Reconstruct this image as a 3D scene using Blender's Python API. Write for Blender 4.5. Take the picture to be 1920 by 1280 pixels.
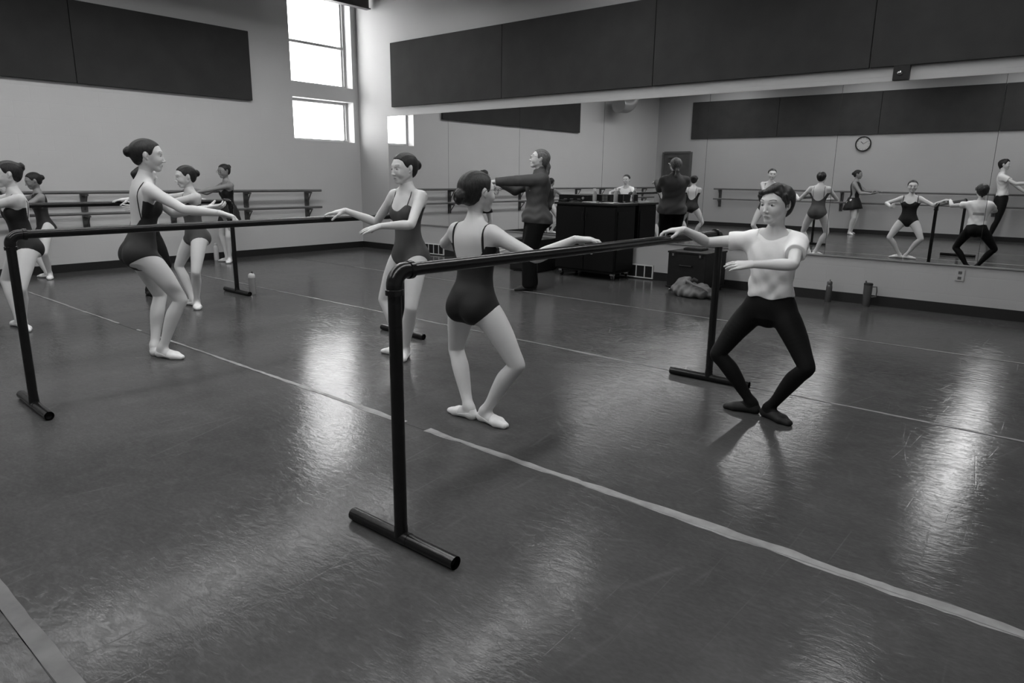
import bpy, bmesh, math, random
import numpy as np
from mathutils import Vector, Matrix
import openvdb

for o in list(bpy.data.objects):
    bpy.data.objects.remove(o, do_unlink=True)
scn = bpy.context.scene
COL = scn.collection
R = math.radians

# ---------------------------------------------------------------- camera
cam_d = bpy.data.cameras.new('camera')
cam = bpy.data.objects.new('camera', cam_d); COL.objects.link(cam)
CAM = (10.797, -8.450, 1.359)
F_PX, PITCH, YAW, ROLL, PPY = 1285.6, 0.22650, 0.69270, 0.0119, 627.9
fw = Vector((-math.sin(YAW)*math.cos(PITCH), math.cos(YAW)*math.cos(PITCH), -math.sin(PITCH)))
r0 = Vector((math.cos(YAW), math.sin(YAW), 0)); u0 = r0.cross(fw)
rr = r0*math.cos(ROLL)+u0*math.sin(ROLL); uu = u0*math.cos(ROLL)-r0*math.sin(ROLL)
m4 = Matrix.Identity(4)
for i in range(3):
    m4[i][0] = rr[i]; m4[i][1] = uu[i]; m4[i][2] = -fw[i]; m4[i][3] = CAM[i]
cam.matrix_world = m4
cam_d.sensor_width = 36; cam_d.lens = F_PX*36/1920
cam_d.shift_y = (PPY-640)/1920
cam_d.clip_start = .05
scn.camera = cam

# ---------------------------------------------------------------- world, exposure
world = bpy.data.worlds.new('overcast_sky'); scn.world = world; world.use_nodes = True
bg = world.node_tree.nodes['Background']
bg.inputs[0].default_value = (1, 1, 1, 1); bg.inputs[1].default_value = 9.0
LAMP = 15.0
scn.view_settings.view_transform = 'Standard'; scn.view_settings.look = 'None'
scn.view_settings.gamma = 1; scn.view_settings.use_curve_mapping = False
scn.view_settings.exposure = 0.0

# ---------------------------------------------------------------- materials
def nodes(name):
    m = bpy.data.materials.new(name); m.use_nodes = True
    nt = m.node_tree; b = nt.nodes['Principled BSDF']
    return m, nt, b
def L(nt, a, b): nt.links.new(a, b)
def mat(name, v, rough=.6, metal=0, var=0, scale=8, bump=0, bscale=60, spec=.5, stretch=None, emit=0, trans=0, coat=0):
    m, nt, b = nodes(name)
    b.inputs['Base Color'].default_value = (v, v, v, 1)
    b.inputs['Roughness'].default_value = rough; b.inputs['Metallic'].default_value = metal
    b.inputs['Specular IOR Level'].default_value = spec
    if coat: b.inputs['Coat Weight'].default_value = coat
    if trans: b.inputs['Transmission Weight'].default_value = trans
    if emit:
        b.inputs['Emission Color'].default_value = (1, 1, 1, 1); b.inputs['Emission Strength'].default_value = emit
    tc = nt.nodes.new('ShaderNodeTexCoord'); src = tc.outputs['Object']
    if stretch:
        mp = nt.nodes.new('ShaderNodeMapping'); mp.inputs['Scale'].default_value = stretch
        L(nt, src, mp.inputs[0]); src = mp.outputs[0]
    if var:
        n = nt.nodes.new('ShaderNodeTexNoise'); n.inputs['Scale'].default_value = scale; n.inputs['Detail'].default_value = 5
        L(nt, src, n.inputs['Vector'])
        mr = nt.nodes.new('ShaderNodeMapRange'); mr.inputs[1].default_value = .3; mr.inputs[2].default_value = .7
        mr.inputs[3].default_value = v*(1-var); mr.inputs[4].default_value = v*(1+var)
        L(nt, n.outputs[0], mr.inputs[0]); L(nt, mr.outputs[0], b.inputs['Base Color'])
    if bump:
        n = nt.nodes.new('ShaderNodeTexNoise'); n.inputs['Scale'].default_value = bscale; n.inputs['Detail'].default_value = 6
        L(nt, src, n.inputs['Vector'])
        bp = nt.nodes.new('ShaderNodeBump'); bp.inputs['Strength'].default_value = bump; bp.inputs['Distance'].default_value = .004
        L(nt, n.outputs[0], bp.inputs['Height']); L(nt, bp.outputs[0], b.inputs['Normal'])
    return m

def wall_mat(name, v, axis):
    """painted concrete block: shallow joints under many coats of paint"""
    m, nt, b = nodes(name)
    b.inputs['Roughness'].default_value = .55
    tc = nt.nodes.new('ShaderNodeTexCoord'); sp = nt.nodes.new('ShaderNodeSeparateXYZ'); cb = nt.nodes.new('ShaderNodeCombineXYZ')
    L(nt, tc.outputs['Object'], sp.inputs[0])
    L(nt, sp.outputs[axis], cb.inputs[0]); L(nt, sp.outputs[2], cb.inputs[1])
    br = nt.nodes.new('ShaderNodeTexBrick'); br.inputs['Scale'].default_value = 1
    br.inputs['Brick Width'].default_value = .406; br.inputs['Row Height'].default_value = .203
    br.inputs['Mortar Size'].default_value = .006; br.inputs['Mortar Smooth'].default_value = .9
    br.inputs['Color1'].default_value = (1, 1, 1, 1); br.inputs['Color2'].default_value = (1, 1, 1, 1); br.inputs['Mortar'].default_value = (0, 0, 0, 1)
    L(nt, cb.outputs[0], br.inputs['Vector'])
    n = nt.nodes.new('ShaderNodeTexNoise'); n.inputs['Scale'].default_value = 2.2; n.inputs['Detail'].default_value = 6
    L(nt, tc.outputs['Object'], n.inputs['Vector'])
    mr = nt.nodes.new('ShaderNodeMapRange'); mr.inputs[3].default_value = v*.965; mr.inputs[4].default_value = v*1.035
    L(nt, n.outputs[0], mr.inputs[0]); L(nt, mr.outputs[0], b.inputs['Base Color'])
    n2 = nt.nodes.new('ShaderNodeTexNoise'); n2.inputs['Scale'].default_value = 45; n2.inputs['Detail'].default_value = 4
    L(nt, tc.outputs['Object'], n2.inputs['Vector'])
    mx = nt.nodes.new('ShaderNodeMath'); mx.operation = 'MULTIPLY_ADD'; mx.inputs[1].default_value = .25
    L(nt, n2.outputs[0], mx.inputs[0]); L(nt, br.outputs['Color'], mx.inputs[2])
    bp = nt.nodes.new('ShaderNodeBump'); bp.inputs['Strength'].default_value = .18; bp.inputs['Distance'].default_value = .003
    L(nt, mx.outputs[0], bp.inputs['Height']); L(nt, bp.outputs[0], b.inputs['Normal'])
    return m

def floor_mat():
    m, nt, b = nodes('marley_floor')
    tc = nt.nodes.new('ShaderNodeTexCoord'); N = nt.nodes.new
    def noise(sc, det=6, stretch=None, dist=0):
        n = N('ShaderNodeTexNoise'); n.inputs['Scale'].default_value = sc; n.inputs['Detail'].default_value = det; n.inputs['Distortion'].default_value = dist
        if stretch:
            mp = N('ShaderNodeMapping'); mp.inputs['Scale'].default_value = stretch[:3]; mp.inputs['Rotation'].default_value = (0, 0, stretch[3])
            L(nt, tc.outputs['Object'], mp.inputs[0]); L(nt, mp.outputs[0], n.inputs['Vector'])
        else: L(nt, tc.outputs['Object'], n.inputs['Vector'])
        return n.outputs[0]
    def mr(x, a, b_, c, d):
        q = N('ShaderNodeMapRange'); q.inputs[1].default_value = a; q.inputs[2].default_value = b_; q.inputs[3].default_value = c; q.inputs[4].default_value = d
        L(nt, x, q.inputs[0]); return q.outputs[0]
    def mth(op, x, y):
        q = N('ShaderNodeMath'); q.operation = op
        for i, v in enumerate((x, y)):
            if isinstance(v, (int, float)): q.inputs[i].default_value = v
            else: L(nt, v, q.inputs[i])
        return q.outputs[0]
    base = mr(noise(1.1), .3, .7, .064, .084)
    smudge = mr(noise(5, 8, None, .6), .35, .75, .93, 1.10)
    scr = None
    # scuffs: thin bright lines in several directions (Voronoi edges of very stretched cells)
    for k, (ang, sx, sy, th) in enumerate(((.35, 9, .9, .010), (-.5, 11, 1.1, .008), (1.25, 8, .8, .009), (2.2, 10, 1.0, .008))):
        mp = N('ShaderNodeMapping'); mp.inputs['Rotation'].default_value = (0, 0, ang); mp.inputs['Scale'].default_value = (sx*.35, sy*.55, 1); mp.inputs['Location'].default_value = (k*3.1, k*1.7, 0)
        L(nt, tc.outputs['Object'], mp.inputs[0])
        vo = N('ShaderNodeTexVoronoi'); vo.feature = 'DISTANCE_TO_EDGE'; vo.inputs['Scale'].default_value = 1.0
        L(nt, mp.outputs[0], vo.inputs['Vector'])
        ln = mr(vo.outputs['Distance'], 0, th, 1, 0)
        mk = mr(noise(1.7+k*.3, 3), .56, .66, 0, 1)
        ln = mth('MULTIPLY', ln, mk)
        scr = ln if scr is None else mth('MAXIMUM', scr, ln)
    col = mth('MULTIPLY', base, smudge)
    col = mth('ADD', col, mth('MULTIPLY', scr, .022))
    flk = mr(noise(16, 9, (1, 2.2, 1, .5), .8), .50, .68, 0, 1)
    fine = mr(noise(42, 6, (1, 1.8, 1, -.4)), .35, .7, .93, 1.08)
    col = mth('MULTIPLY', mth('MULTIPLY', col, fine), mth('ADD', 1, mth('MULTIPLY', flk, .10)))
    L(nt, col, b.inputs['Base Color'])
    ro = mr(noise(2.4, 7), .3, .7, .085, .14)
    ro = mth('ADD', ro, mth('MULTIPLY', scr, .05))
    ro = mth('ADD', ro, mth('MULTIPLY', flk, .07))
    L(nt, ro, b.inputs['Roughness'])
    b.inputs['Specular IOR Level'].default_value = .10
    h = mth('ADD', mth('MULTIPLY', noise(14, 5, (1.0, 2.4, 1, .3)), .36), mth('MULTIPLY', noise(60, 4, (1, 3, 1, 0)), .14))
    h = mth('ADD', h, mth('MULTIPLY', noise(2.0, 2), .8))
    h = mth('ADD', h, mth('MULTIPLY', scr, -.06))
    h = mth('ADD', h, mth('MULTIPLY', flk, .10))
    bp = N('ShaderNodeBump'); bp.inputs['Strength'].default_value = .42; bp.inputs['Distance'].default_value = .006
    L(nt, h, bp.inputs['Height']); L(nt, bp.outputs[0], b.inputs['Normal'])
    return m

M = dict(
 floor=floor_mat(),
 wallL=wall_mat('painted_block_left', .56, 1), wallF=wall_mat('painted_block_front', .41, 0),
 ceil=mat('ceiling_paint', .30, .8), base=mat('vinyl_base', .012, .45),
 panel=mat('acoustic_fabric', .046, .95, var=.10, scale=3, bump=.5, bscale=260, spec=.15),
 mirror=mat('mirror_silver', .86, .0, metal=1), mback=mat('mirror_edge', .04, .4),
 tape=mat('floor_tape', .26, .5, var=.22, scale=14), tape2=mat('worn_tape', .19, .5, var=.3, scale=10), tape3=mat('scuffed_tape', .115, .5, var=.3, scale=10), tdark=mat('tape_dirt', .03, .7),
 frame=mat('window_frame', .42, .5), white=mat('white_plastic', .62, .4), pale=mat('pale_trim', .40, .5),
 alu=mat('aluminium', .55, .35, metal=.8), pipe=mat('black_pipe', .009, .24, bump=.25, bscale=25, spec=.38),
 barre=mat('wall_barre_wood', .12, .45, var=.15, scale=5), bracket=mat('bracket_paint', .065, .5),
 black=mat('black_laminate', .006, .5, spec=.12), black2=mat('black_plastic', .012, .4, spec=.3), case=mat('flight_case', .010, .55, spec=.2, var=.2, scale=12),
 dark=mat('dark_hole', .01, .8), steel=mat('steel', .5, .25, metal=1), grey=mat('grey_plastic', .18, .45),
 paper=mat('paper', .6, .7), canvas=mat('canvas_bag', .15, .85, var=.25, scale=9, bump=.6, bscale=14), canvasd=mat('dark_strap', .02, .8),
 door=mat('door_wood', .07, .45, var=.15, scale=4), joist=mat('joist_steel', .10, .6), duct=mat('duct_steel', .35, .4, metal=.5),
 bottled=mat('dark_bottle', .11, .3, metal=.4), bottlel=mat('translucent_bottle', .45, .15, trans=.55), clockf=mat('clock_face', .45, .5),
 lamp=mat('lamp_diffuser', .8, .5, emit=LAMP), housing=mat('lamp_housing', .25, .5),
 skin=mat('skin', .61, .48, var=.05, scale=6, spec=.4), skind=mat('skin_darker', .27, .48, var=.05, scale=6, spec=.4),
 tights=mat('ballet_tights', .66, .55, var=.05, scale=5, spec=.3), shoe=mat('canvas_slipper', .80, .7, var=.06, scale=20, bump=.3, bscale=120),
 leo_black=mat('leotard_black', .016, .62, var=.2, scale=4, spec=.3), leo_grey=mat('leotard_grey', .075, .6, var=.1, scale=4, spec=.3),
 leo_dark=mat('leotard_charcoal', .026, .6, var=.15, scale=4, spec=.3),
 tee=mat('white_cotton', .84, .8, bump=.3, bscale=22, spec=.2), btights=mat('black_tights', .009, .65, spec=.15), bshoe=mat('black_slipper', .010, .7),
 jacket=mat('grey_jacket', .07, .7, var=.12, scale=6, bump=.5, bscale=14, spec=.2), pants=mat('black_trousers', .007, .8, spec=.1),
 lips=mat('lips', .30, .45), brow=mat('eyebrow_hair', .11, .7), eyew=mat('eye_white', .5, .15), iris=mat('iris_dark', .012, .1),
 lens=mat('spectacle_lens', .9, .02, trans=1.0), glass=mat('window_glass', 1.0, .0, trans=1.0))
M['lens'].node_tree.nodes['Principled BSDF'].inputs['IOR'].default_value = 1.02
M['glass'].node_tree.nodes['Principled BSDF'].inputs['IOR'].default_value = 1.01
def hair_mat(name, v, v2):
    m, nt, b = nodes(name)
    tc = nt.nodes.new('ShaderNodeTexCoord'); mp = nt.nodes.new('ShaderNodeMapping'); mp.inputs['Scale'].default_value = (1, 1, .18)
    n = nt.nodes.new('ShaderNodeTexNoise'); n.inputs['Scale'].default_value = 130; n.inputs['Detail'].default_value = 3; n.inputs['Distortion'].default_value = .6
    L(nt, tc.outputs['Object'], mp.inputs[0]); L(nt, mp.outputs[0], n.inputs['Vector'])
    mr = nt.nodes.new('ShaderNodeMapRange'); mr.inputs[1].default_value = .35; mr.inputs[2].default_value = .7; mr.inputs[3].default_value = v; mr.inputs[4].default_value = v2
    L(nt, n.outputs[0], mr.inputs[0]); L(nt, mr.outputs[0], b.inputs['Base Color'])
    bp = nt.nodes.new('ShaderNodeBump'); bp.inputs['Strength'].default_value = .5; bp.inputs['Distance'].default_value = .002
    L(nt, n.outputs[0], bp.inputs['Height']); L(nt, bp.outputs[0], b.inputs['Normal'])
    b.inputs['Roughness'].default_value = .52; b.inputs['Specular IOR Level'].default_value = .3
    return m
M['hair'] = hair_mat('dark_hair', .010, .028); M['hairb'] = hair_mat('brown_hair', .018, .055); M['hairg'] = hair_mat('grey_hair', .07, .20)

# ---------------------------------------------------------------- mesh helpers
def link(name, me, m=None, parent=None):
    o = bpy.data.objects.new(name, me); COL.objects.link(o)
    if m is not None: me.materials.append(m)
    if parent is not None: o.parent = parent
    return o
def thing(name, label, cat, loc=(0, 0, 0), rz=0, group=None):
    o = bpy.data.objects.new(name, None); COL.objects.link(o); o.empty_display_size = .1
    o.location = loc; o.rotation_euler = (0, 0, rz); o['label'] = label; o['category'] = cat
    if group: o['group'] = group
    return o
def tag(o, label, cat, group=None):
    o['label'] = label; o['category'] = cat
    if group: o['group'] = group
    return o
class MB:
    def __init__(s): s.bm = bmesh.new()
    def box(s, c, d, rz=0, rot=None, bev=0):
        r = bmesh.ops.create_cube(s.bm, size=1); vs = r['verts']
        mt = Matrix.Translation(c) @ (rot if rot is not None else Matrix.Rotation(rz, 4, 'Z')) @ Matrix.Diagonal((d[0], d[1], d[2], 1))
        bmesh.ops.transform(s.bm, matrix=mt, verts=vs)
        if bev:
            es = list({e for v in vs for e in v.link_edges})
            bmesh.ops.bevel(s.bm, geom=es, offset=bev, segments=2, affect='EDGES', profile=.7)
        return s
    def tube(s, pts, rad, n=12, cap=True):
        pts = [Vector(p) for p in pts]; rad = rad if hasattr(rad, '__len__') else [rad]*len(pts)
        rings = []; prev = None
        for i, p in enumerate(pts):
            d = (pts[min(i+1, len(pts)-1)]-pts[max(i-1, 0)]).normalized()
            if prev is None:
                a = d.orthogonal().normalized()
            else:
                a = prev-d*prev.dot(d); a.normalize()
            prev = a; b = d.cross(a)
            rings.append([s.bm.verts.new(p+(a*math.cos(2*math.pi*k/n)+b*math.sin(2*math.pi*k/n))*rad[i]) for k in range(n)])
        for i in range(len(rings)-1):
            for k in range(n):
                s.bm.faces.new((rings[i][k], rings[i][(k+1) % n], rings[i+1][(k+1) % n], rings[i+1][k]))
        if cap:
            s.bm.faces.new(rings[0][::-1]); s.bm.faces.new(rings[-1])
        return s
    def lathe(s, prof, c=(0, 0, 0), n=24):
        rings = []
        for r, z in prof:
            rings.append([s.bm.verts.new((c[0]+r*math.cos(2*math.pi*k/n), c[1]+r*math.sin(2*math.pi*k/n), c[2]+z)) for k in range(n)])
        for i in range(len(rings)-1):
            for k in range(n):
                s.bm.faces.new((rings[i][k], rings[i][(k+1) % n], rings[i+1][(k+1) % n], rings[i+1][k]))
        s.bm.faces.new(rings[0][::-1]); s.bm.faces.new(rings[-1])
        return s
    def poly(s, pts, z=0):
        s.bm.faces.new([s.bm.verts.new(p) for p in pts]); return s
    def build(s, name, m, parent=None, smooth=False):
        me = bpy.data.meshes.new(name); bmesh.ops.recalc_face_normals(s.bm, faces=s.bm.faces[:])
        s.bm.to_mesh(me); s.bm.free()
        if smooth:
            me.polygons.foreach_set('use_smooth', [True]*len(me.polygons))
            try: me.set_sharp_from_angle(angle=R(40))
            except Exception: pass
        return link(name, me, m, parent)
def struct(name, mb, m, parent=None, smooth=False):
    o = mb.build(name, m, parent, smooth)
    if parent is None: o['kind'] = 'structure'
    return o

# ---------------------------------------------------------------- room shell
XR, YB, ZC = 13.2, -11.6, 4.95
struct('floor', MB().box((XR/2, YB/2, -.05), (XR+.6, -YB+.6, .1)), M['floor'])
struct('ceiling', MB().box((XR/2, YB/2, ZC+.05), (XR+.6, -YB+.6, .1)), M['ceil'])
wl = MB(); T = .30
def wl_box(y0, y1, z0, z1): wl.box((-T/2, (y0+y1)/2, (z0+z1)/2), (T, y1-y0, z1-z0))
WY0, WY1 = -1.395, -.115
wl_box(YB-T, WY0, 0, ZC); wl_box(WY1, T, 0, ZC); wl_box(WY0, WY1, 0, 1.945); wl_box(WY0, WY1, 2.66, 2.90); wl_box(WY0, WY1, 4.40, ZC)
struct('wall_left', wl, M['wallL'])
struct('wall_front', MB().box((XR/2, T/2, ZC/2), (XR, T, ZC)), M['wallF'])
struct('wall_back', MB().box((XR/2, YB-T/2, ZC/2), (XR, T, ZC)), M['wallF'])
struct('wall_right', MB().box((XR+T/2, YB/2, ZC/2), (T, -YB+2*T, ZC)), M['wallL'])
struct('baseboard_left', MB().box((.005, YB/2, .056), (.010, -YB, .112)), M['base'])
struct('baseboard_front', MB().box((XR/2, -.005, .056), (XR-.02, .010, .112)), M['base'])
struct('baseboard_back', MB().box(((XR+1.2)/2, YB+.005, .056), (XR-1.2, .010, .112)), M['base'])
struct('baseboard_right', MB().box((XR-.005, YB/2, .056), (.010, -YB, .112)), M['base'])

def window(n, z0, z1, bars):
    f = MB(); x = -.215; w = .045; d = .06
    ym = (WY0+WY1)/2; H = z1-z0; W = WY1-WY0
    f.box((x, WY0+w/2, (z0+z1)/2), (d, w, H)).box((x, WY1-w/2, (z0+z1)/2), (d, w, H))
    f.box((x, ym, z0+w/2), (d, W-2*w, w)).box((x, ym, z1-w/2), (d, W-2*w, w))
    fr = struct('window_%d' % n, f, M['frame'])
    s = MB().box((x-.02, WY1-w-.012, (z0+z1)/2), (.03, .024, H-2*w)).build('sash', M['frame'], fr)
    for b in bars: MB().box((x, ym, b), (d*.8, W-2*w, .045)).build('mullion', M['frame'], fr)
    MB().box((x-.02, ym, (z0+z1)/2), (.006, W-2*w, H-2*w)).build('pane', M['glass'], fr)
    return fr
window(1, 2.90, 4.40, (3.60,)); window(2, 1.945, 2.66, ())
# ceiling joists running away from the front wall
for i in range(9):
    x = .45+i*1.52
    j = MB().box((x, YB/2-.02, 4.21), (.12, -YB-.06, .02)).box((x, YB/2-.02, 4.55), (.12, -YB-.06, .02)).box((x, YB/2-.02, 4.38), (.02, -YB-.06, .32))
    struct('trim_%d' % (i+1), j, M['joist'])
# door in the back wall near the left corner
dx0, dx1 = .30, 1.16
d = MB().box(((dx0+dx1)/2, YB+.02, 1.06), (dx1-dx0, .045, 2.12), bev=.003)
dr = struct('door_1', d, M['door'])
df = MB().box((dx0-.03, YB+.03, 1.08), (.06, .07, 2.16)).box((dx1+.03, YB+.03, 1.08), (.06, .07, 2.16)).box(((dx0+dx1)/2, YB+.03, 2.15), (dx1-dx0, .07, .06))
df.build('door_frame', M['joist'], dr)
MB().lathe([(.012, 0), (.012, .04), (.03, .045), (.03, .075), (.012, .08)], (0, 0, 0), 16).build('door_knob', M['steel'], dr, True).matrix_world = Matrix.Translation((dx1-.07, YB+.045, 1.0)) @ Matrix.Rotation(R(-90), 4, 'X')
MB().box((.62, YB+.075, 2.02), (.30, .06, .06), bev=.005).build('door_closer', M['joist'], dr)

# ---------------------------------------------------------------- floor tape along the marley seams
def tape(name, x0, x1, y, w, mt, label, seed, gaps=(), rag=.35, step=.045, slope=0, grow_=False):
    rnd = random.Random(seed); mb = MB(); prev = None; x = x0; a = b = 0; n = 0
    ph = [rnd.uniform(0, 6) for _ in range(4)]
    while x <= x1:
        inside = any(g0 < x < g1 for g0, g1 in gaps)
        a += rnd.uniform(-1, 1)*.3; b += rnd.uniform(-1, 1)*.3; a *= .8; b *= .8
        yy = y+slope*(x-x0)+.004*math.sin(x*1.3+ph[0])
        wf = w*(.48+.55*min(max((x-5)/4.5, 0), 1.3)) if grow_ else w
        t = yy+wf/2*(1+rag*a*2); q = yy-wf/2*(1+rag*b*2)
        if t-q < w*.15: t = q+w*.15
        if inside: prev = None
        else:
            cur = (mb.bm.verts.new((x, q, .0012)), mb.bm.verts.new((x, t, .0012)))
            if prev: mb.bm.faces.new((prev[0], cur[0], cur[1], prev[1]))
            prev = cur
        x += step*rnd.uniform(.6, 1.4)
    for v in mb.bm.verts: pass
    ext = bmesh.ops.extrude_face_region(mb.bm, geom=mb.bm.faces[:])
    bmesh.ops.translate(mb.bm, vec=(0, 0, -.001), verts=[v for v in ext['geom'] if isinstance(v, bmesh.types.BMVert)])
    o = mb.build(name, mt); tag(o, label, 'floor tape'); return o
tape('floor_tape', 1.5, 13, -6.008, .046, M['tape'], 'pale ragged tape line on the floor passing under the nearest barre', 1, gaps=((4.10, 4.42), (4.55, 4.72), (8.00, 8.12)), rag=.62, grow_=True)
tape('floor_tape', 1.2, 13, -4.006, .022, M["tape2"], 'thin worn tape line on the floor passing behind the feet of the boy', 2, rag=.8)
tape('floor_tape', 2.3, 13, -1.986, .019, M['tape2'], 'thin tape line on the floor nearest the mirror wall', 3, gaps=((11, 11.2),), rag=.35)
tape('floor_tape', 3.0, 11, -7.975, .052, M['tape3'], 'wide scuffed tape strip in the lower left corner of the floor', 4, rag=.15)
# dark seam edges between the marley strips
def seam(x0, x1, y, n):
    struct('trim_%d' % n, MB().box(((x0+x1)/2, y, .0006), (x1-x0, .0025, .0012)), M['tdark'])
seam(.1, 13, -6.0215, 20); seam(.1, 13, -4.018, 21); seam(.1, 13, -1.9985, 22); seam(.1, 12, -8.003, 23)

# ---------------------------------------------------------------- mirror wall
MZ0, MZ1 = .527, 2.386
ms = [.834, 2.364, 3.900, 5.412, 6.948, 8.486, 9.972, 11.50, 13.02]
mlab = ['tall wall mirror sheet nearest the far room corner', 'second wall mirror sheet from the far corner, behind the bespectacled girl', 'third wall mirror sheet, behind the standing teacher',
        'wall mirror sheet behind the black cabinet cart', 'wall mirror sheet behind the raised hand of the boy', 'wall mirror sheet behind the head of the boy', 'wall mirror sheet above the jug on the floor',
        'wall mirror sheet at the right picture edge above the outlet plate', 'wall mirror sheet']
tilt = [0, .25, 0, .1, 0, .15, -.1, 0]
for i in range(8):
    x0, x1 = ms[i]+.002, ms[i+1]-.002
    o = MB().box((0, 0, 0), (x1-x0, .006, MZ1-MZ0)).build('mirror', M['mirror'])
    o.location = ((x0+x1)/2, -.012, (MZ0+MZ1)/2)
    tag(o, mlab[i], 'mirror', 'mirror sheets along the front wall')
    MB().box((0, .0045, 0), (x1-x0+.0035, .003, MZ1-MZ0)).build('backing', M['mback'], o)
struct('trim_30', MB().box(((.834+13.02)/2, -.012, MZ0-.008), (13.02-.834, .024, .014)), M['alu'])
struct('trim_31', MB().box(((.834+13.02)/2, -.010, MZ1+.006), (13.02-.834, .018, .010)), M['pale'])

# ---------------------------------------------------------------- acoustic panels
def panel(cx, cy, cz, w, h, axis, label, group):
    d = (w, .05, h) if axis == 'x' else (.05, w, h)
    o = MB().box((0, 0, 0), d, bev=.008).build('acoustic_panel', M['panel']); o.location = (cx, cy, cz)
    tag(o, label, 'acoustic panel', group)
    for z in (-h/2+.1, h/2-.1):
        q = (0, .0275, z) if axis == 'x' and cy > -5 else (0, -.0275, z) if axis == 'x' else (-.0275, 0, z)
        MB().box(q, (w-.2, .006, .04) if axis == 'x' else (.006, w-.2, .04)).build('mounting_strip', M['pale'], o)
px = [.993, 3.563, 6.150, 8.735, 11.32, 12.9]
pl = ['grey fabric acoustic panel on the mirror wall nearest the corner window', 'second grey acoustic panel above the mirrors, over the teacher', 'third dark acoustic panel above the mirrors, over the boy', 'dark acoustic panel above the mirrors at the small black wall box', 'dark acoustic panel above the mirrors beyond the right picture edge']
for i in range(5):
    panel((px[i]+px[i+1])/2, -.032, 3.066, px[i+1]-px[i]-.008, 1.062, 'x', pl[i], 'acoustic panels above the mirrors')
py = [-2.165, -4.722, -7.25]
pl = ['dark acoustic panel on the left wall nearest the window', 'dark acoustic panel on the left wall at the left picture edge']
for i in range(2):
    panel(.032, (py[i]+py[i+1])/2, 3.043, abs(py[i+1]-py[i])-.008, 1.05, 'y', pl[i], 'acoustic panels on the left wall')
px = [1.15, 3.72, 6.29, 8.86, 11.4]
pl = ['dark acoustic panel on the back wall nearest the door, seen in the mirror', 'back wall acoustic panel left of the clock, seen in the mirror', 'back wall acoustic panel right of the clock, seen in the mirror', 'back wall acoustic panel at the right, seen in the mirror']
for i in range(4):
    panel((px[i]+px[i+1])/2, YB+.032, 3.06, px[i+1]-px[i]-.008, 1.05, 'x', pl[i], 'acoustic panels on the back wall')

# ---------------------------------------------------------------- ceiling lamps: three rows of hanging strip lights
rows = (('nearest the left wall', 2.45), ('over the room middle', 6.0), ('over the right side', 9.45))
for rn, lx in rows:
    for i in range(7):  # last lamp of each row is added to brighten the back of the room
        y0 = -1.75-i*1.40
        lp = thing('strip_light', '%s hanging strip light from the mirror wall, row %s' % (('first', 'second', 'third', 'fourth', 'fifth', 'sixth', 'added seventh')[i], rn), 'ceiling light', (lx, y0, 4.02), 0, 'hanging strip lights')
        MB().box((0, 0, .05), (.42, 1.26, .05), bev=.006).box((-.225, 0, .02), (.006, 1.26, .11), rot=Matrix.Rotation(R(35), 4, 'Y')).box((.225, 0, .02), (.006, 1.26, .11), rot=Matrix.Rotation(R(-35), 4, 'Y')).build('housing', M['housing'], lp)
        MB().box((0, 0, .015), (.39, 1.22, .012)).build('diffuser', M['lamp'], lp)
        for sy in (-.45, .45): MB().tube([(0, sy, .07), (0, sy, .20)], .004, 6).build('hanger', M['steel'], lp)

# ---------------------------------------------------------------- small wall things
def vent(x0, x1, label):
    t = thing('wall_vent', label, 'vent', ((x0+x1)/2, -.02, 0)); w = x1-x0
    MB().box((0, .004, .105), (w-.02, .006, .16)).build('backing', M['dark'], t)
    f = MB().box((0, 0, .192), (w, .022, .014)).box((0, 0, .022), (w, .022, .014)).box((-w/2+.007, 0, .107), (.014, .022, .16)).box((w/2-.007, 0, .107), (.014, .022, .16))
    f.build('frame', M['white'], t)
    for k in (-1, 0, 1): MB().box((k*w/4, 0, .107), (.012, .018, .156)).build('mullion', M['white'], t)
    for k in range(9): MB().box((0, -.002, .036+k*.0175), (w-.028, .006, .003), rot=Matrix.Rotation(R(30), 4, 'X')).build('louver', M['dark'], t)
vent(1.73, 2.24, 'low white framed wall vent beside the standing girl in the grey leotard')
vent(5.78, 6.30, 'low white framed wall vent just right of the black cart')
t = thing('wall_box', 'small dark square box with a glossy lens above the mirror', 'sensor', (9.05, -.03, 2.462))
MB().box((0, 0, 0), (.155, .055, .145), bev=.006).build('housing', M['black2'], t)
o = MB().lathe([(.0, 0), (.030, 0), (.028, .012), (.018, .022), (.004, .026)], (0, 0, 0), 16).build('lens', M['steel'], t, True); o.rotation_euler = (R(90), 0, 0); o.location = (-.01, -.027, .0)
t = thing('outlet_plate', 'pale electrical outlet plate on the wall under the mirror at right', 'outlet', (9.84, -.008, .415))
MB().box((0, 0, 0), (.082, .008, .118), bev=.003).build('plate', M['pale'], t)
for z in (-.028, .028):
    s_ = MB().box((0, -.005, z), (.034, .004, .030), bev=.002).build('socket', M['joist'], t)
    MB().box((-.007, -.0075, z+.003), (.0025, .002, .010)).box((.007, -.0075, z+.003), (.0025, .002, .010)).build('slot', M['dark'], s_)
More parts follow.
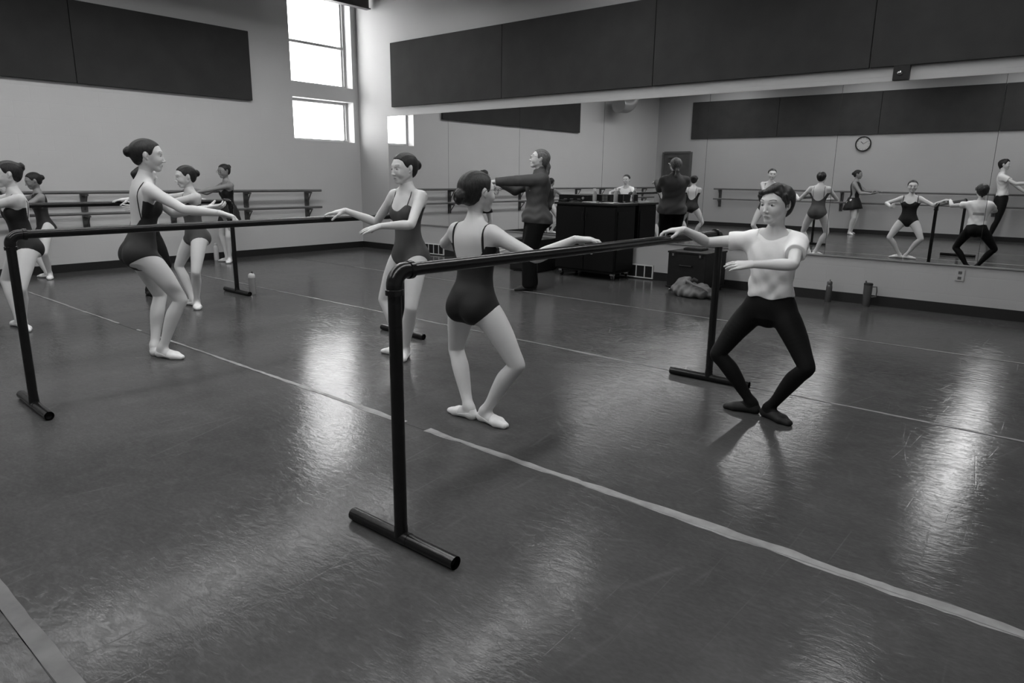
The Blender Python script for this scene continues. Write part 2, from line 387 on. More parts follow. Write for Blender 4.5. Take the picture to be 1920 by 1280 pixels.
# clock on the back wall
t = thing('wall_clock', 'round wall clock with a black rim, seen in the mirror', 'clock', (5.97, YB+.02, 2.30), math.pi)
def disc(mb, r0_, r1_, th, n=40):
    for (ra, rb, y0, y1) in ((r0_, r1_, -th, 0),):
        v = [[mb.bm.verts.new((math.cos(2*math.pi*k/n)*r_, y, math.sin(2*math.pi*k/n)*r_)) for k in range(n)] for r_, y in ((ra, y1), (ra, y0), (rb, y0), (rb, y1))]
        for i in range(4):
            for k in range(n): mb.bm.faces.new((v[i][k], v[i][(k+1) % n], v[(i+1) % 4][(k+1) % n], v[(i+1) % 4][k]))
    return mb
disc(MB(), .165, .190, .035).build('rim', M['black2'], t)
c_ = disc(MB(), .001, .166, .012).build('face', M['clockf'], t)
hd = MB()
for k in range(12):
    a = 2*math.pi*k/12; hd.box((math.cos(a)*.14, -.0135, math.sin(a)*.14), (.022, .003, .007), rot=Matrix.Rotation(-a, 4, 'Y'))
hd.build('hour_marks', M['black2'], c_)
MB().box((.03, -.016, .028), (.085, .003, .012), rot=Matrix.Rotation(R(-42), 4, 'Y')).build('hour_hand', M['black2'], t)
MB().box((-.05, -.019, .03), (.12, .003, .008), rot=Matrix.Rotation(R(32), 4, 'Y')).build('minute_hand', M['black2'], t)
# duct in the far left back corner under the ceiling
t = thing('air_duct', 'round metal air duct elbow high by the back left corner, seen in the mirror', 'duct', (.50, -9.15, 0))
pts = [(0, 0, 4.9), (0, 0, 3.75)]+[(0, .45-.45*math.cos(a), 3.75-.45*math.sin(a)) for a in [R(x) for x in range(10, 91, 10)]]+[(0, .75, 3.30)]
MB().tube(pts, .20, 24).build('pipe', M['duct'], t, True)
for zz in (3.75, 4.1, 4.5): MB().lathe([(.205, -.012), (.212, -.006), (.212, .006), (.205, .012)], (0, 0, zz), 24).build('duct_band', M['duct'], t, True)
MB().lathe([(.21, 0), (.215, .01), (.215, .03), (.21, .04)], (0, 0, 0), 24).build('outlet_collar', M['duct'], t, True).matrix_local = Matrix.Translation((0, .72, 3.30)) @ Matrix.Rotation(R(-90), 4, 'X')

# ---------------------------------------------------------------- wall barres
def wall_barre(label, a, b, out, brs):
    """a, b: end points on the wall line, out: unit vector off the wall"""
    a, b, out = Vector(a), Vector(b), Vector(out); al = (b-a).normalized()
    t = thing('wall_barre', label, 'ballet barre', a)
    for z, rd in ((1.085, .022), (.795, .020)):
        MB().tube([out*.155+Vector((0, 0, z)), out*.155+(b-a)+Vector((0, 0, z))], rd, 14).build('rail', M['barre'], t, True)
    for s_ in brs:
        for zt, h in ((1.062, .245), (.772, .205)):
            p = al*s_
            rot = Matrix.Rotation(math.atan2(al.y, al.x), 4, 'Z')
            br = MB().box(p+out*.012+Vector((0, 0, zt-h/2)), (.082, .024, h), rot=rot, bev=.003).build('bracket', M['bracket'], t)
            MB().box(p+out*.085+Vector((0, 0, zt-.014)), (.040, .150, .026), rot=rot).build('arm', M['bracket'], br)
            q0 = p+out*.024+Vector((0, 0, zt-h+.03)); q1 = p+out*.150+Vector((0, 0, zt-.03))
            MB().tube([q0, q1], .010, 8).build('strut', M['bracket'], br)
wall_barre('double wooden wall barre along the left wall', (0, -1.02, 0), (0, -11.3, 0), (1, 0, 0), [.21, 1.37, 2.58, 3.79, 5.0, 6.2, 7.4, 8.6, 9.8])
wall_barre('double wall barre along the back wall, seen in the mirror', (2.05, YB, 0), (12.4, YB, 0), (0, 1, 0), [.15, 1.85, 3.55, 5.25, 6.95, 8.65, 10.1])

# ---------------------------------------------------------------- portable barres (black pipe on T feet)
def portable_barre(label, a, b, ha, hb, foot=.57, off=0, rr_=.024):
    a, b = Vector((a[0], a[1], 0)), Vector((b[0], b[1], 0)); d = (b-a).normalized(); n = Vector((d.y, -d.x, 0))
    t = thing('portable_barre', label, 'ballet barre', a); A = Vector((0, 0, 0)); B = b-a
    e = .052
    MB().tube([A+d*e+Vector((0, 0, ha)), B-d*e+Vector((0, 0, hb))], rr_, 20).build('rail', M['pipe'], t, True)
    for P_, h, s_ in ((A, ha, 1), (B, hb, -1)):
        MB().tube([P_+Vector((0, 0, .045)), P_+Vector((0, 0, h-e))], rr_*1.02, 20).build('post', M['pipe'], t, True)
        el = MB(); c = P_+d*s_*e+Vector((0, 0, h-e)); pp = []; rd = []
        pp.append(P_+Vector((0, 0, h-e-.030))); rd.append(rr_*1.36); pp.append(P_+Vector((0, 0, h-e-.012))); rd.append(rr_*1.36); pp.append(P_+Vector((0, 0, h-e-.010))); rd.append(rr_*1.2)
        for k in range(0, 10):
            an = math.pi/2*k/9; pp.append(c+(-d*s_*math.cos(an)+Vector((0, 0, math.sin(an))))*e*1.0); rd.append(rr_*1.22)
        pp += [c+d*s_*.010+Vector((0, 0, e)), c+d*s_*.012+Vector((0, 0, e)), c+d*s_*.030+Vector((0, 0, e))]; rd += [rr_*1.2, rr_*1.36, rr_*1.36]
        el.tube(pp, rd, 20).build('elbow', M['pipe'], t, True)
        f0, f1 = P_-n*foot*.5+n*off+Vector((0, 0, .0255)), P_+n*foot*.5+n*off+Vector((0, 0, .0255))
        # the foot is open pipe at both ends
        ft = MB(); ft.tube([f0, f1], .0250, 20, cap=False); ft.tube([f1, f0], .0205, 20, cap=False)
        for q, w in ((f0, -1), (f1, 1)):
            for k in range(20):
                pass
        ft.build('foot_bar', M['pipe'], t, True)
        for q, w in ((f0, n), (f1, -n)):
            MB().tube([q+w*.02, q+w*.022], .0206, 16).build('end_plug', M['dark'], t)
        MB().tube([P_+Vector((0, 0, .03)), P_+Vector((0, 0, .075))], [rr_*1.15, rr_*1.06], 20).tube([P_-n*.045+Vector((0, 0, .0262)), P_+n*.045+Vector((0, 0, .0262))], .0262, 20).build('tee', M['pipe'], t, True)
portable_barre('nearest black portable pipe barre, held by the boy', (8.972, -6.895), (8.935, -4.075), 1.035, 1.012)
portable_barre('middle black portable pipe barre reaching to the left picture edge', (6.205, -7.295), (6.31, -4.55), 1.012, 1.030)
portable_barre('farthest black portable pipe barre with a bottle at its foot', (3.25, -7.24), (3.29, -4.425), 1.05, 1.055)

# ---------------------------------------------------------------- black cart with sound gear
CX0, CX1, CY0, CY1 = 5.03, 6.00, -.55, -.06
t = thing('media_cart', 'black cabinet cart on casters against the mirror wall', 'cart', ((CX0+CX1)/2, (CY0+CY1)/2, 0))
W, D = CX1-CX0, CY1-CY0
MB().box((0, 0, .555), (W, D, .89), bev=.006).build('body', M['black'], t)
MB().box((0, -.005, 1.015), (W+.05, D+.05, .03), bev=.006).build('top_board', M['black2'], t)
MB().box((0, 0, .105), (W-.04, D-.04, .02)).build('base_frame', M['black2'], t)
for s in (-1, 1):
    d_ = MB().box((s*W/4, -D/2-.010, .55), (W/2-.012, .020, .84), bev=.003).build('door', M['black'], t)
    MB().tube([(s*.03, -D/2-.020, .80), (s*.03, -D/2-.035, .80), (s*.03, -D/2-.035, .90), (s*.03, -D/2-.020, .90)], .005, 8).build('handle', M['black2'], d_)
MB().box((W/2+.006, 0, .53), (.012, D-.06, .78), bev=.003).build('side_panel', M['black'], t)
for sx in (-1, 1):
    for sy in (-1, 1):
        c = MB().box((sx*(W/2-.06), sy*(D/2-.06), .085), (.05, .05, .03)).box((sx*(W/2-.06)-.018, sy*(D/2-.06)+.008, .055), (.004, .03, .05)).box((sx*(W/2-.06)+.018, sy*(D/2-.06)+.008, .055), (.004, .03, .05)).build('caster', M['steel'], t)
        w_ = MB().tube([(sx*(W/2-.06)-.013, sy*(D/2-.06)+.012, .0325), (sx*(W/2-.06)+.013, sy*(D/2-.06)+.012, .0325)], .032, 18).build('wheel', M['black2'], c)
ZT = 1.03
def at_cart(x, y, z=0): return ((CX0+CX1)/2+x, (CY0+CY1)/2+y, ZT+z)
t = thing('amplifier', 'wide low black amplifier on the left of the black cart', 'amplifier', at_cart(-.33, .04), R(3))
MB().box((0, 0, .055), (.46, .26, .085), bev=.004).build('case', M['black2'], t)
MB().box((0, -.132, .055), (.46, .006, .075)).build('front_panel', M['black'], t)
for x in (-.12, -.02, .10): MB().box((x, -.137, .04), (.05, .004, .006)).build('button', M['grey'], t)
MB().tube([(.17, -.135, .055), (.17, -.152, .055)], .017, 16).build('knob', M['grey'], t)
for sx in (-1, 1):
    for sy in (-1, 1): MB().tube([(sx*.19, sy*.10, 0), (sx*.19, sy*.10, .013)], .015, 10).build('foot', M['black2'], t)
t = thing('audio_player', 'thin black player under the left end of the amplifier row', 'player', at_cart(-.41, -.185), R(-5))
MB().box((0, 0, .012), (.13, .09, .024), bev=.003).build('case', M['black'], t); MB().box((0, 0, .0255), (.10, .06, .003)).build('lid', M['black2'], t)
t = thing('control_unit', 'small black box with a button grid on the cart', 'control box', at_cart(.145, .10), R(2))
MB().box((0, 0, .055), (.14, .16, .11), bev=.004).build('case', M['black2'], t)
for i in range(4):
    for j in range(2): MB().box((-.04+j*.045, -.082, .03+i*.02), (.034, .004, .007)).build('button', M['grey'], t)
MB().box((.045, -.082, .06), (.03, .004, .06)).build('display', M['black'], t)
def spray(loc, label, h):
    t = thing('spray_bottle', label, 'bottle', loc)
    MB().lathe([(.026, 0), (.030, .006), (.030, h*.6), (.020, h*.75), (.012, h*.80)], n=20).build('body', M['bottlel'], t, True)
    MB().lathe([(.013, h*.80), (.013, h*.88), (.008, h*.89), (.008, h*.96)], n=14).box((0, -.014, h*.95), (.016, .05, .014), bev=.003).build('spray_head', M['white'], t)
    MB().tube([(0, -.025, h*.93), (0, -.033, h*.84)], .003, 6).build('trigger', M['white'], t)
spray(at_cart(-.01, -.02), 'clear spray bottle between the amplifier and the button box', .19)
spray(at_cart(.29, .04), 'clear spray bottle at the right of the cart top', .20)
t = thing('phone', 'dark phone leaning on the cart top beside the right spray bottle', 'phone', at_cart(.36, .12), R(20))
MB().box((0, 0, .055), (.006, .07, .11), bev=.002).build('body', M['black2'], t); MB().box((-.0035, 0, .055), (.001, .06, .10)).build('screen', M['black'], t)
MB().box((.012, 0, .01), (.03, .05, .02), bev=.003).build('holder', M['grey'], t)
for i, (x, y, rz, lb) in enumerate(((.02, -.165, 12, 'loose white paper sheets at the front edge of the cart'), (.33, -.165, -6, 'white paper pad near the right front corner of the cart'))):
    t = thing('paper_stack', lb, 'paper', at_cart(x, y), R(rz))
    for k in range(4):
        MB().box((k*.004, -k*.003, .002+k*.0035), (.20, .13, .003), rz=R(k*3)).build('sheet', M['paper'], t)

# ---------------------------------------------------------------- black cases and bag at the wall
t = thing('speaker_case', 'low black case on the floor behind the legs of the teacher', 'case', (4.47, -.36, 0), R(4))
MB().box((0, 0, .235), (.50, .48, .45), bev=.012).build('body', M['case'], t)
MB().box((0, -.243, .235), (.44, .008, .39)).build('grille', M['black2'], t)
MB().box((0, 0, .468), (.51, .49, .02), bev=.006).build('lid', M['black2'], t)
for sx in (-1, 1):
    for sy in (-1, 1):
        MB().box((sx*.243, sy*.233, .46), (.03, .03, .034), bev=.005).build('corner', M['black2'], t)
        MB().lathe([(.02, 0), (.018, .012)], (sx*.2, sy*.19, 0), 12).build('foot', M['black2'], t)
t = thing('road_case', 'black rolling case under the mirror right of the cart', 'case', (7.115, -.42, 0), R(-2))
MB().box((0, 0, .275), (.50, .56, .43), bev=.012).build('body', M['case'], t)
MB().box((0, 0, .485), (.515, .575, .022), bev=.006).build('lid', M['case'], t)
MB().box((0, 0, .055), (.52, .58, .03), bev=.006).build('base', M['black2'], t)
for sx in (-.18, .18): 
    l_ = MB().box((sx, -.283, .46), (.05, .01, .05), bev=.003).build('latch', M['black2'], t)
    MB().box((sx, -.290, .455), (.02, .006, .03)).build('latch_tongue', M['steel'], l_)
MB().tube([(-.08, -.285, .33), (-.08, -.305, .33), (.08, -.305, .33), (.08, -.285, .33)], .008, 8).build('handle', M['black2'], t, True)
for sx in (-1, 1):
    for sy in (-1, 1): MB().tube([(sx*.22-.012, sy*.24, .02), (sx*.22+.012, sy*.24, .02)], .020, 14).build('wheel', M['steel'], t)
t = thing('flat_tray', 'flat black tray lying on top of the black rolling case', 'tray', (7.06, -.36, .496), R(3))
MB().box((0, 0, .012), (.24, .22, .024), bev=.004).build('body', M['black2'], t); MB().box((0, 0, .027), (.22, .20, .006), bev=.002).build('lid', M['black'], t)
# ---------------------------------------------------------------- people: skeletons
def V3(*a): return np.array(a, float)
def unit(v): v = np.asarray(v, float); return v/np.linalg.norm(v)
def ik(a, b, la, lb, hint):
    """middle joint between a and b, bent towards hint"""
    d = b-a; L = np.linalg.norm(d); u = d/L
    if L > (la+lb)*.999:
        return a+d*la/(la+lb)
    x = (la*la-lb*lb+L*L)/(2*L); h = math.sqrt(max(la*la-x*x, 0))
    hv = np.asarray(hint, float); hv = hv-u*(hv@u); hv /= np.linalg.norm(hv)
    return a+u*x+hv*h
def yawv(deg): r = math.radians(deg); return V3(math.sin(r), math.cos(r), 0)
def skeleton(s):
    """s: dict of pose parameters; all joints come out in metres in the room"""
    H = s['H']; J = {}
    f = yawv(s['yaw']); r = V3(f[1], -f[0], 0); up = V3(0, 0, 1)
    P = V3(*s['pel'])
    le, sd = math.radians(s.get('lean', 4)), math.radians(s.get('side', 0))
    u = unit(up*math.cos(le)+f*math.sin(le)+r*math.sin(sd))
    cy = math.radians(s.get('twist', 0))
    rc = unit(r*math.cos(cy)+f*math.sin(cy)*-1); rc = unit(rc-u*(rc@u)); fc = np.cross(u, rc)
    pt = math.radians(s.get('tilt', 0))                      # pelvis tipped forward
    up_p = unit(up*math.cos(pt)+f*math.sin(pt)); fp = np.cross(up_p, r)
    ts = s.get('ts', 1.0); N = P+u*.325*H*ts
    J.update(P=P, N=N, u=u, r=r, f=f, rc=rc, fc=fc, up_p=up_p, fp=fp)
    sw = s.get('sw', 1.0); sho = s.get('shup', 0.0)
    for k, sg in (('R', 1), ('L', -1)):
        J['sh'+k] = P+u*(.283*ts+sho)*H+rc*sg*.097*H*sw-fc*.004*H
        J['hip'+k] = P+r*sg*.052*H-up_p*.008*H
        hx, hy, ta = s['foot'+k]
        td = yawv(ta)
        heel = V3(hx, hy, 0); lift = s.get('lift'+k, 0)
        an = heel+td*.036*H+up*(.046*H+lift)
        J['heel'+k] = heel; J['td'+k] = td; J['an'+k] = an
        hint = V3(*s['knee'+k]) if 'knee'+k in s else td+f*.25
        J['kn'+k] = ik(J['hip'+k], an, .245*H, .238*H, hint)
        w, fd, pn, curl, eh = s['hand'+k]
        w = V3(*w); J['wrT'+k] = w
        J['el'+k] = ik(J['sh'+k], w, .178*H, .150*H, V3(*eh))
        dv = w-J['el'+k]
        J['wr'+k] = J['el'+k]+dv/np.linalg.norm(dv)*.150*H
        fd = unit(fd); pn = V3(*pn); pn = unit(pn-fd*(pn@fd))
        J['fd'+k] = fd; J['pn'+k] = pn; J['curl'+k] = curl
    hy = s.get('hyaw', s['yaw']); hp = math.radians(s.get('hpitch', 0)); hr = math.radians(s.get('hroll', 0))
    hf = yawv(hy); hr_ = V3(hf[1], -hf[0], 0)
    F_ = unit(hf*math.cos(hp)+up*math.sin(hp)); U_ = np.cross(hr_, F_)
    R_ = unit(hr_*math.cos(hr)-U_*math.sin(hr)); U_ = np.cross(R_, F_)
    J['hd'] = (R_, F_, U_)
    hs = s.get('hs', .0685*H); J['hs'] = hs
    neck = s.get('neck', .083*H)
    nd = unit(u+V3(*s.get('ndir', (0, 0, .6))))
    J['H'] = N+nd*(neck-.0*hs)+F_*.10*hs+U_*.28*hs+hf*.004
    return J
def bar_pt(a, b, t): return V3(*[a[i]+(b[i]-a[i])*t for i in range(3)])
FIG = [
 # near girl seen from behind, right hand on the front barre
 dict(key='g885', sw=.95, H=1.50, ts=.90, yaw=4, pel=(8.275, -5.745, .685), lean=2, tilt=-2, footR=(8.275, -5.70, 92), footL=(8.265, -5.72, -88),
      kneeR=(1, .28, 0), kneeL=(-1, .55, 0), twist=0,
      handR=((8.835, -5.60, 1.058), (.75, .55, .05), (.1, 0, -1), (.45, .55), (0, -.1, -1)),
      handL=((8.03, -5.42, .92), (.5, .9, .1), (1, -.4, .3), (.2, .25), (-1, -.1, -.15)), hyaw=14, hpitch=2, hs=.107, hair='bun_low', glasses=True),
 # boy in white shirt facing the room
 dict(key='boy', sw=.93, H=1.45, ts=.93, yaw=184, pel=(9.45, -4.50, .640), lean=3, footR=(9.455, -4.52, 262), footL=(9.475, -4.53, 112),
      kneeR=(-1, -.45, 0), kneeL=(1, -.35, 0),
      handR=((9.01, -4.76, 1.075), (-1, -.3, -.05), (0, 0, -1), (.4, .4), (-.5, .8, -.5)),
      handL=((9.42, -4.74, .91), (-1, -.45, -.06), (.1, .6, -.75), (.16, .2), (1, -.4, -.05)), hyaw=196, hpitch=-2, hs=.105, hair='boy'),
 # girl facing the room at the middle barre
 dict(key='g745', g=.95, neck=.106, H=1.60, ts=.93, yaw=184, pel=(6.92, -4.99, .790), lean=2, footR=(6.885, -5.00, 250), footL=(6.905, -5.02, 150),
      kneeR=(-1, -.35, 0), kneeL=(.75, -.65, 0),
      handR=((6.43, -5.19, 1.095), (-.75, -.55, -.12), (0, 0, -1), (.1, .25), (.3, .6, -.5)),
      handL=((6.95, -5.28, 1.01), (-.75, -.55, -.22), (-.1, .5, -1), (.1, .25), (1, -.1, -.3)), hyaw=188, hpitch=-4, hs=.108, hair='bun'),
 # tall girl at the middle barre, back to the camera
 dict(key='g270', g=.95, neck=.125, H=1.66, yaw=10, pel=(5.50, -6.33, .79), lean=8, side=6, tilt=16, footR=(5.52, -6.30, 68), footL=(5.50, -6.31, -62),
      kneeR=(.6, .9, 0), kneeL=(-.6, .8, 0),
      handR=((6.15, -6.04, 1.09), (.6, .8, -.25), (.1, -.2, -1), (1.0, .9), (.5, -.4, -1)),
      handL=((5.72, -5.93, 1.105), (.25, 1, .0), (-.45, -.1, .9), (.38, .5), (-.6, -.1, -1)), hyaw=28, hpitch=-2, hs=.112, hair='bun'),
 # girl behind her facing the other way, right hand on the far barre
 dict(key='g345', g=.95, neck=.115, H=1.53, ts=.91, yaw=184, pel=(3.77, -5.08, .73), lean=4, tilt=8, footR=(3.72, -5.12, 262), footL=(3.76, -5.13, 115),
      kneeR=(-1, -.5, 0), kneeL=(.9, -.6, 0),
      handR=((3.33, -5.52, 1.095), (-.25, -1, 0), (0, 0, -1), (.2, .3), (-.3, .2, -1)),
      handL=((3.72, -5.58, 1.02), (-.2, -1, 0), (-1, .2, .2), (.2, .3), (1, .2, -.6)), hyaw=190, hpitch=-8, hs=.106, hair='bun'),
 # white shirt boy hidden behind the tall girl, far side of the far barre
 dict(key='wboy', H=1.48, yaw=2, pel=(2.80, -5.14, .70), lean=3, footR=(2.79, -5.19, 70), footL=(2.77, -5.20, -65),
      handR=((3.20, -4.80, 1.09), (.4, .9, 0), (0, 0, -1), (.3, .3), (.4, -.3, -1)),
      handL=((2.50, -4.92, .93), (.6, .8, 0), (1, -.4, 0), (.2, .3), (-1, 0, -.2)), hyaw=10, hpitch=0, hs=.105, hair='pony_short'),
 # girl with glasses and short skirt at the wall barre
 dict(key='g420', H=1.50, ts=.96, yaw=186, pel=(.50, -2.95, .775), lean=3, footR=(.46, -2.98, 245), footL=(.48, -2.99, 130),
      handR=((.22, -3.38, 1.13), (-.2, -1, 0), (0, 0, -1), (.3, .3), (-.2, .2, -1)),
      handL=((.50, -3.45, 1.08), (-.2, -1, 0), (-.6, .1, -.8), (.2, .3), (.8, .3, -1)), hyaw=172, hpitch=-6, hs=.103, hair='bun_high', glasses=True),
 # small girl at the wall barre, left
 dict(key='g65', H=1.38, yaw=186, pel=(.45, -5.44, .655), lean=5, tilt=6, footR=(.43, -5.45, 240), footL=(.45, -5.46, 110), kneeR=(-.6, -.9, 0),
      handR=((.20, -5.80, 1.12), (-.1, -1, 0), (0, 0, -1), (.3, .3), (-.2, .4, -1)),
      handL=((.55, -5.88, .90), (-.2, -1, .1), (-1, 0, .2), (.2, .3), (1, .2, -.5)), hyaw=186, hpitch=-14, hs=.100, hair='bun'),
 # girl cut by the left picture edge
 dict(key='g0', neck=.118, H=1.54, ts=.93, yaw=184, pel=(3.70, -6.56, .72), lean=4, tilt=8, footR=(3.64, -6.65, 265), footL=(3.67, -6.66, 95),
      kneeR=(-1, -.4, 0), kneeL=(1, -.5, 0),
      handR=((3.33, -7.02, 1.095), (-.3, -1, 0), (0, 0, -1), (.2, .3), (-.3, .2, -1)),
      handL=((3.55, -7.10, .98), (-.5, -.9, 0), (-1, .3, .2), (.2, .3), (1, 0, -.4)), hyaw=188, hpitch=-2, hs=.108, hair='bun_high'),
 # teacher
 dict(key='teacher', H=1.66, ts=.96, yaw=222, pel=(5.63, -1.79, .88), lean=-3, side=0, tilt=0, footR=(5.60, -1.72, 228), footL=(5.66, -1.86, 222), g=1.22, sw=1.06,
      kneeR=(-1, -1, 0), kneeL=(-1, -1, 0),
      handR=((5.20, -2.02, 1.31), (-.75, -.66, -.05), (0, 0, -1), (.2, .3), (0, 0, -1)),
      handL=((5.34, -2.23, 1.30), (-.75, -.66, -.05), (0, 0, -1), (.2, .3), (0, 0, -1)), hyaw=226, hpitch=14, hs=.116, hair='long_pony', glasses=True),
 # seen only in the mirror: girl by the back wall barre
 dict(key='m1610', H=1.62, yaw=92, pel=(6.02, -11.08, .83), lean=2, g=1.22, footR=(6.0, -11.1, 160), footL=(5.99, -11.07, 40),
      handR=((6.48, -11.20, 1.12), (1, -.1, 0), (0, 0, -1), (.2, .3), (-.2, -.3, -1)),
      handL=((6.45, -10.90, 1.05), (1, .1, .1), (0, -.5, 1), (.2, .3), (-.2, .3, -1)), hyaw=92, hpitch=0, hs=.112, hair='bun'),
 # seen only in the mirror: tall boy by the back wall
 dict(key='m1893', H=1.86, yaw=88, pel=(9.16, -11.15, .975), lean=-6, footR=(8.99, -11.12, 150), footL=(8.99, -11.08, 40),
      handR=((9.62, -11.32, 1.10), (1, 0, -.3), (0, 0, -1), (.2, .3), (-.2, -.3, -1)),
      handL=((9.66, -10.95, 1.36), (1, .1, .1), (0, -.5, 1), (.2, .3), (-.2, .3, -1)), hyaw=88, hpitch=4, hs=.115, hair='boy'),
]
# ---------------------------------------------------------------- end of skeletons
# ---------------------------------------------------------------- signed-distance modelling for soft shapes
class Fld:
    def __init__(s, lo, hi, res):
        s.res = res; s.lo = np.asarray(lo, float); n = np.ceil((np.asarray(hi)-s.lo)/res).astype(int)+1
        s.n = n; s.d = np.full(n, 1.0, np.float32)
    def like(s):
        o = Fld.__new__(Fld); o.res = s.res; o.lo = s.lo; o.n = s.n; o.d = np.full(s.n, 1.0, np.float32); return o
    def sl(s, lo, hi):
        a = np.clip(np.floor((np.asarray(lo)-s.lo)/s.res).astype(int), 0, s.n); b = np.clip(np.ceil((np.asarray(hi)-s.lo)/s.res).astype(int)+1, 0, s.n)
        if (b <= a).any(): return None
        g = [(s.lo[i]+np.arange(a[i], b[i])*s.res).astype(np.float32) for i in range(3)]
        return (slice(a[0], b[0]), slice(a[1], b[1]), slice(a[2], b[2])), g[0][:, None, None], g[1][None, :, None], g[2][None, None, :]
    def add(s, prim, k=.01):
        fn, lo, hi = prim; m = k+s.res*3
        q = s.sl(np.asarray(lo)-m, np.asarray(hi)+m)
        if q is None: return s
        i, X, Y, Z = q; dn = fn(X, Y, Z); a = s.d[i]
        h = np.maximum(k-np.abs(a-dn), 0)/k
        s.d[i] = np.minimum(a, dn)-h*h*k*.25
        return s
    def add_chain(s, pts, rads, k=.02, sub=4):
        """one smooth limb through the points, blended into the field once"""
        P_ = [np.asarray(p, float) for p in pts]; n = len(P_); pp, rr2 = [], []
        for i in range(n-1):
            a, b, c, d = P_[max(i-1, 0)], P_[i], P_[i+1], P_[min(i+2, n-1)]
            ra, rb, rc_, rd = rads[max(i-1, 0)], rads[i], rads[i+1], rads[min(i+2, n-1)]
            for j in range(sub):
                t = j/sub; cr = lambda w, x, y, z: .5*(2*x+(y-w)*t+(2*w-5*x+4*y-z)*t*t+(3*x-w-3*y+z)*t**3)
                q = cr(a, b, c, d)*.6+(b+(c-b)*t)*.4; pp.append(q); rr2.append(cr(ra, rb, rc_, rd))
        pp.append(P_[-1]); rr2.append(rads[-1]); m = max(rr2)+k+s.res*3
        q = s.sl(np.min(pp, 0)-m, np.max(pp, 0)+m)
        if q is None: return s
        I = q[0]; lo_ = s.lo+np.array([I[0].start, I[1].start, I[2].start])*s.res
        T_ = Fld.__new__(Fld); T_.res = s.res; T_.lo = lo_; T_.n = np.array([I[i].stop-I[i].start for i in range(3)]); T_.d = np.full(T_.n, .2, np.float32)
        for i in range(len(pp)-1):
            fn, lo, hi = cone(pp[i], pp[i+1], rr2[i], rr2[i+1]); q2 = T_.sl(lo-k-s.res*3, hi+k+s.res*3)
            if q2 is None: continue
            j, X, Y, Z = q2; T_.d[j] = np.minimum(T_.d[j], fn(X, Y, Z))
        a = s.d[I]; h = np.maximum(k-np.abs(a-T_.d), 0)/k; s.d[I] = np.minimum(a, T_.d)-h*h*k*.25
        return s
    def cut(s, prim, k=.004):
        fn, lo, hi = prim; m = k+s.res*3
        q = s.sl(np.asarray(lo)-m, np.asarray(hi)+m)
        if q is None: return s
        i, X, Y, Z = q; dn = -fn(X, Y, Z); a = s.d[i]
        h = np.maximum(k-np.abs(a-dn), 0)/k
        s.d[i] = np.maximum(a, dn)+h*h*k*.25
        return s
    def grid(s):
        g = [(s.lo[i]+np.arange(s.n[i])*s.res).astype(np.float32) for i in range(3)]
        return g[0][:, None, None], g[1][None, :, None], g[2][None, None, :]
def to_quads(lo, res, d):
    """closed surface of a distance array"""
    d = d.copy(); d[0] = d[-1] = 1; d[:, 0] = d[:, -1] = 1; d[:, :, 0] = d[:, :, -1] = 1
    ins = np.argwhere(d < res*2)
    if len(ins) == 0: return np.zeros((0, 3)), np.zeros((0, 4), int)
    a = np.maximum(ins.min(0)-2, 0); b = ins.max(0)+3
    d = np.clip(d[a[0]:b[0], a[1]:b[1], a[2]:b[2]], -3*res, 3*res).astype(np.float32)
    g = openvdb.FloatGrid(3*res); g.copyFromArray(np.ascontiguousarray(d))
    p, q = g.convertToQuads()
    return np.asarray(p)*res+np.asarray(lo)+a*res, np.asarray(q).astype(int)
def mesh_of(name, chunks, origin, m, parent=None, smooth=2):
    vs, fs, n = [], [], 0
    for p, q in chunks:
        if len(p) == 0: continue
        vs.append(p-np.asarray(origin)); fs.append(q+n); n += len(p)
    v = np.concatenate(vs).astype(np.float32); f = np.concatenate(fs)[:, ::-1].astype(np.int32)
    # light smoothing of voxel stepping
    for _ in range(smooth):
        acc = np.zeros_like(v); cnt = np.zeros(len(v), np.float32)
        for a_, b_ in ((0, 1), (1, 2), (2, 3), (3, 0)):
            np.add.at(acc, f[:, a_], v[f[:, b_]]); np.add.at(acc, f[:, b_], v[f[:, a_]])
            np.add.at(cnt, f[:, a_], 1); np.add.at(cnt, f[:, b_], 1)
        v = v*.5+acc/cnt[:, None]*.5
    me = bpy.data.meshes.new(name)
    me.vertices.add(len(v)); me.vertices.foreach_set('co', v.ravel())
    me.loops.add(len(f)*4); me.loops.foreach_set('vertex_index', f.ravel())
    me.polygons.add(len(f)); me.polygons.foreach_set('loop_start', np.arange(0, len(f)*4, 4, dtype=np.int32))
    me.polygons.foreach_set('use_smooth', np.ones(len(f), bool))
    me.update(); me.validate()
    return link(name, me, m, parent)
def cone(a, b, ra, rb):
    a = np.asarray(a, np.float32); b = np.asarray(b, np.float32); ab = b-a; L2 = float(ab@ab)+1e-12; r = max(ra, rb)
    def fn(X, Y, Z):
        x, y, z = X-a[0], Y-a[1], Z-a[2]
        t = np.clip((x*ab[0]+y*ab[1]+z*ab[2])/L2, 0, 1)
        return np.sqrt((x-t*ab[0])**2+(y-t*ab[1])**2+(z-t*ab[2])**2)-(ra+(rb-ra)*t)
    return fn, np.minimum(a, b)-r, np.maximum(a, b)+r
def ell(c, ax, r):
    c = np.asarray(c, np.float32); ax = [np.asarray(v, np.float32) for v in ax]; m = max(r)
    def fn(X, Y, Z):
        x, y, z = X-c[0], Y-c[1], Z-c[2]
        l = [x*v[0]+y*v[1]+z*v[2] for v in ax]
        k0 = np.sqrt(sum((l[i]/r[i])**2 for i in range(3))); k1 = np.sqrt(sum((l[i]/r[i]**2)**2 for i in range(3)))+1e-6
        return k0*(k0-1)/k1
    return fn, c-m, c+m
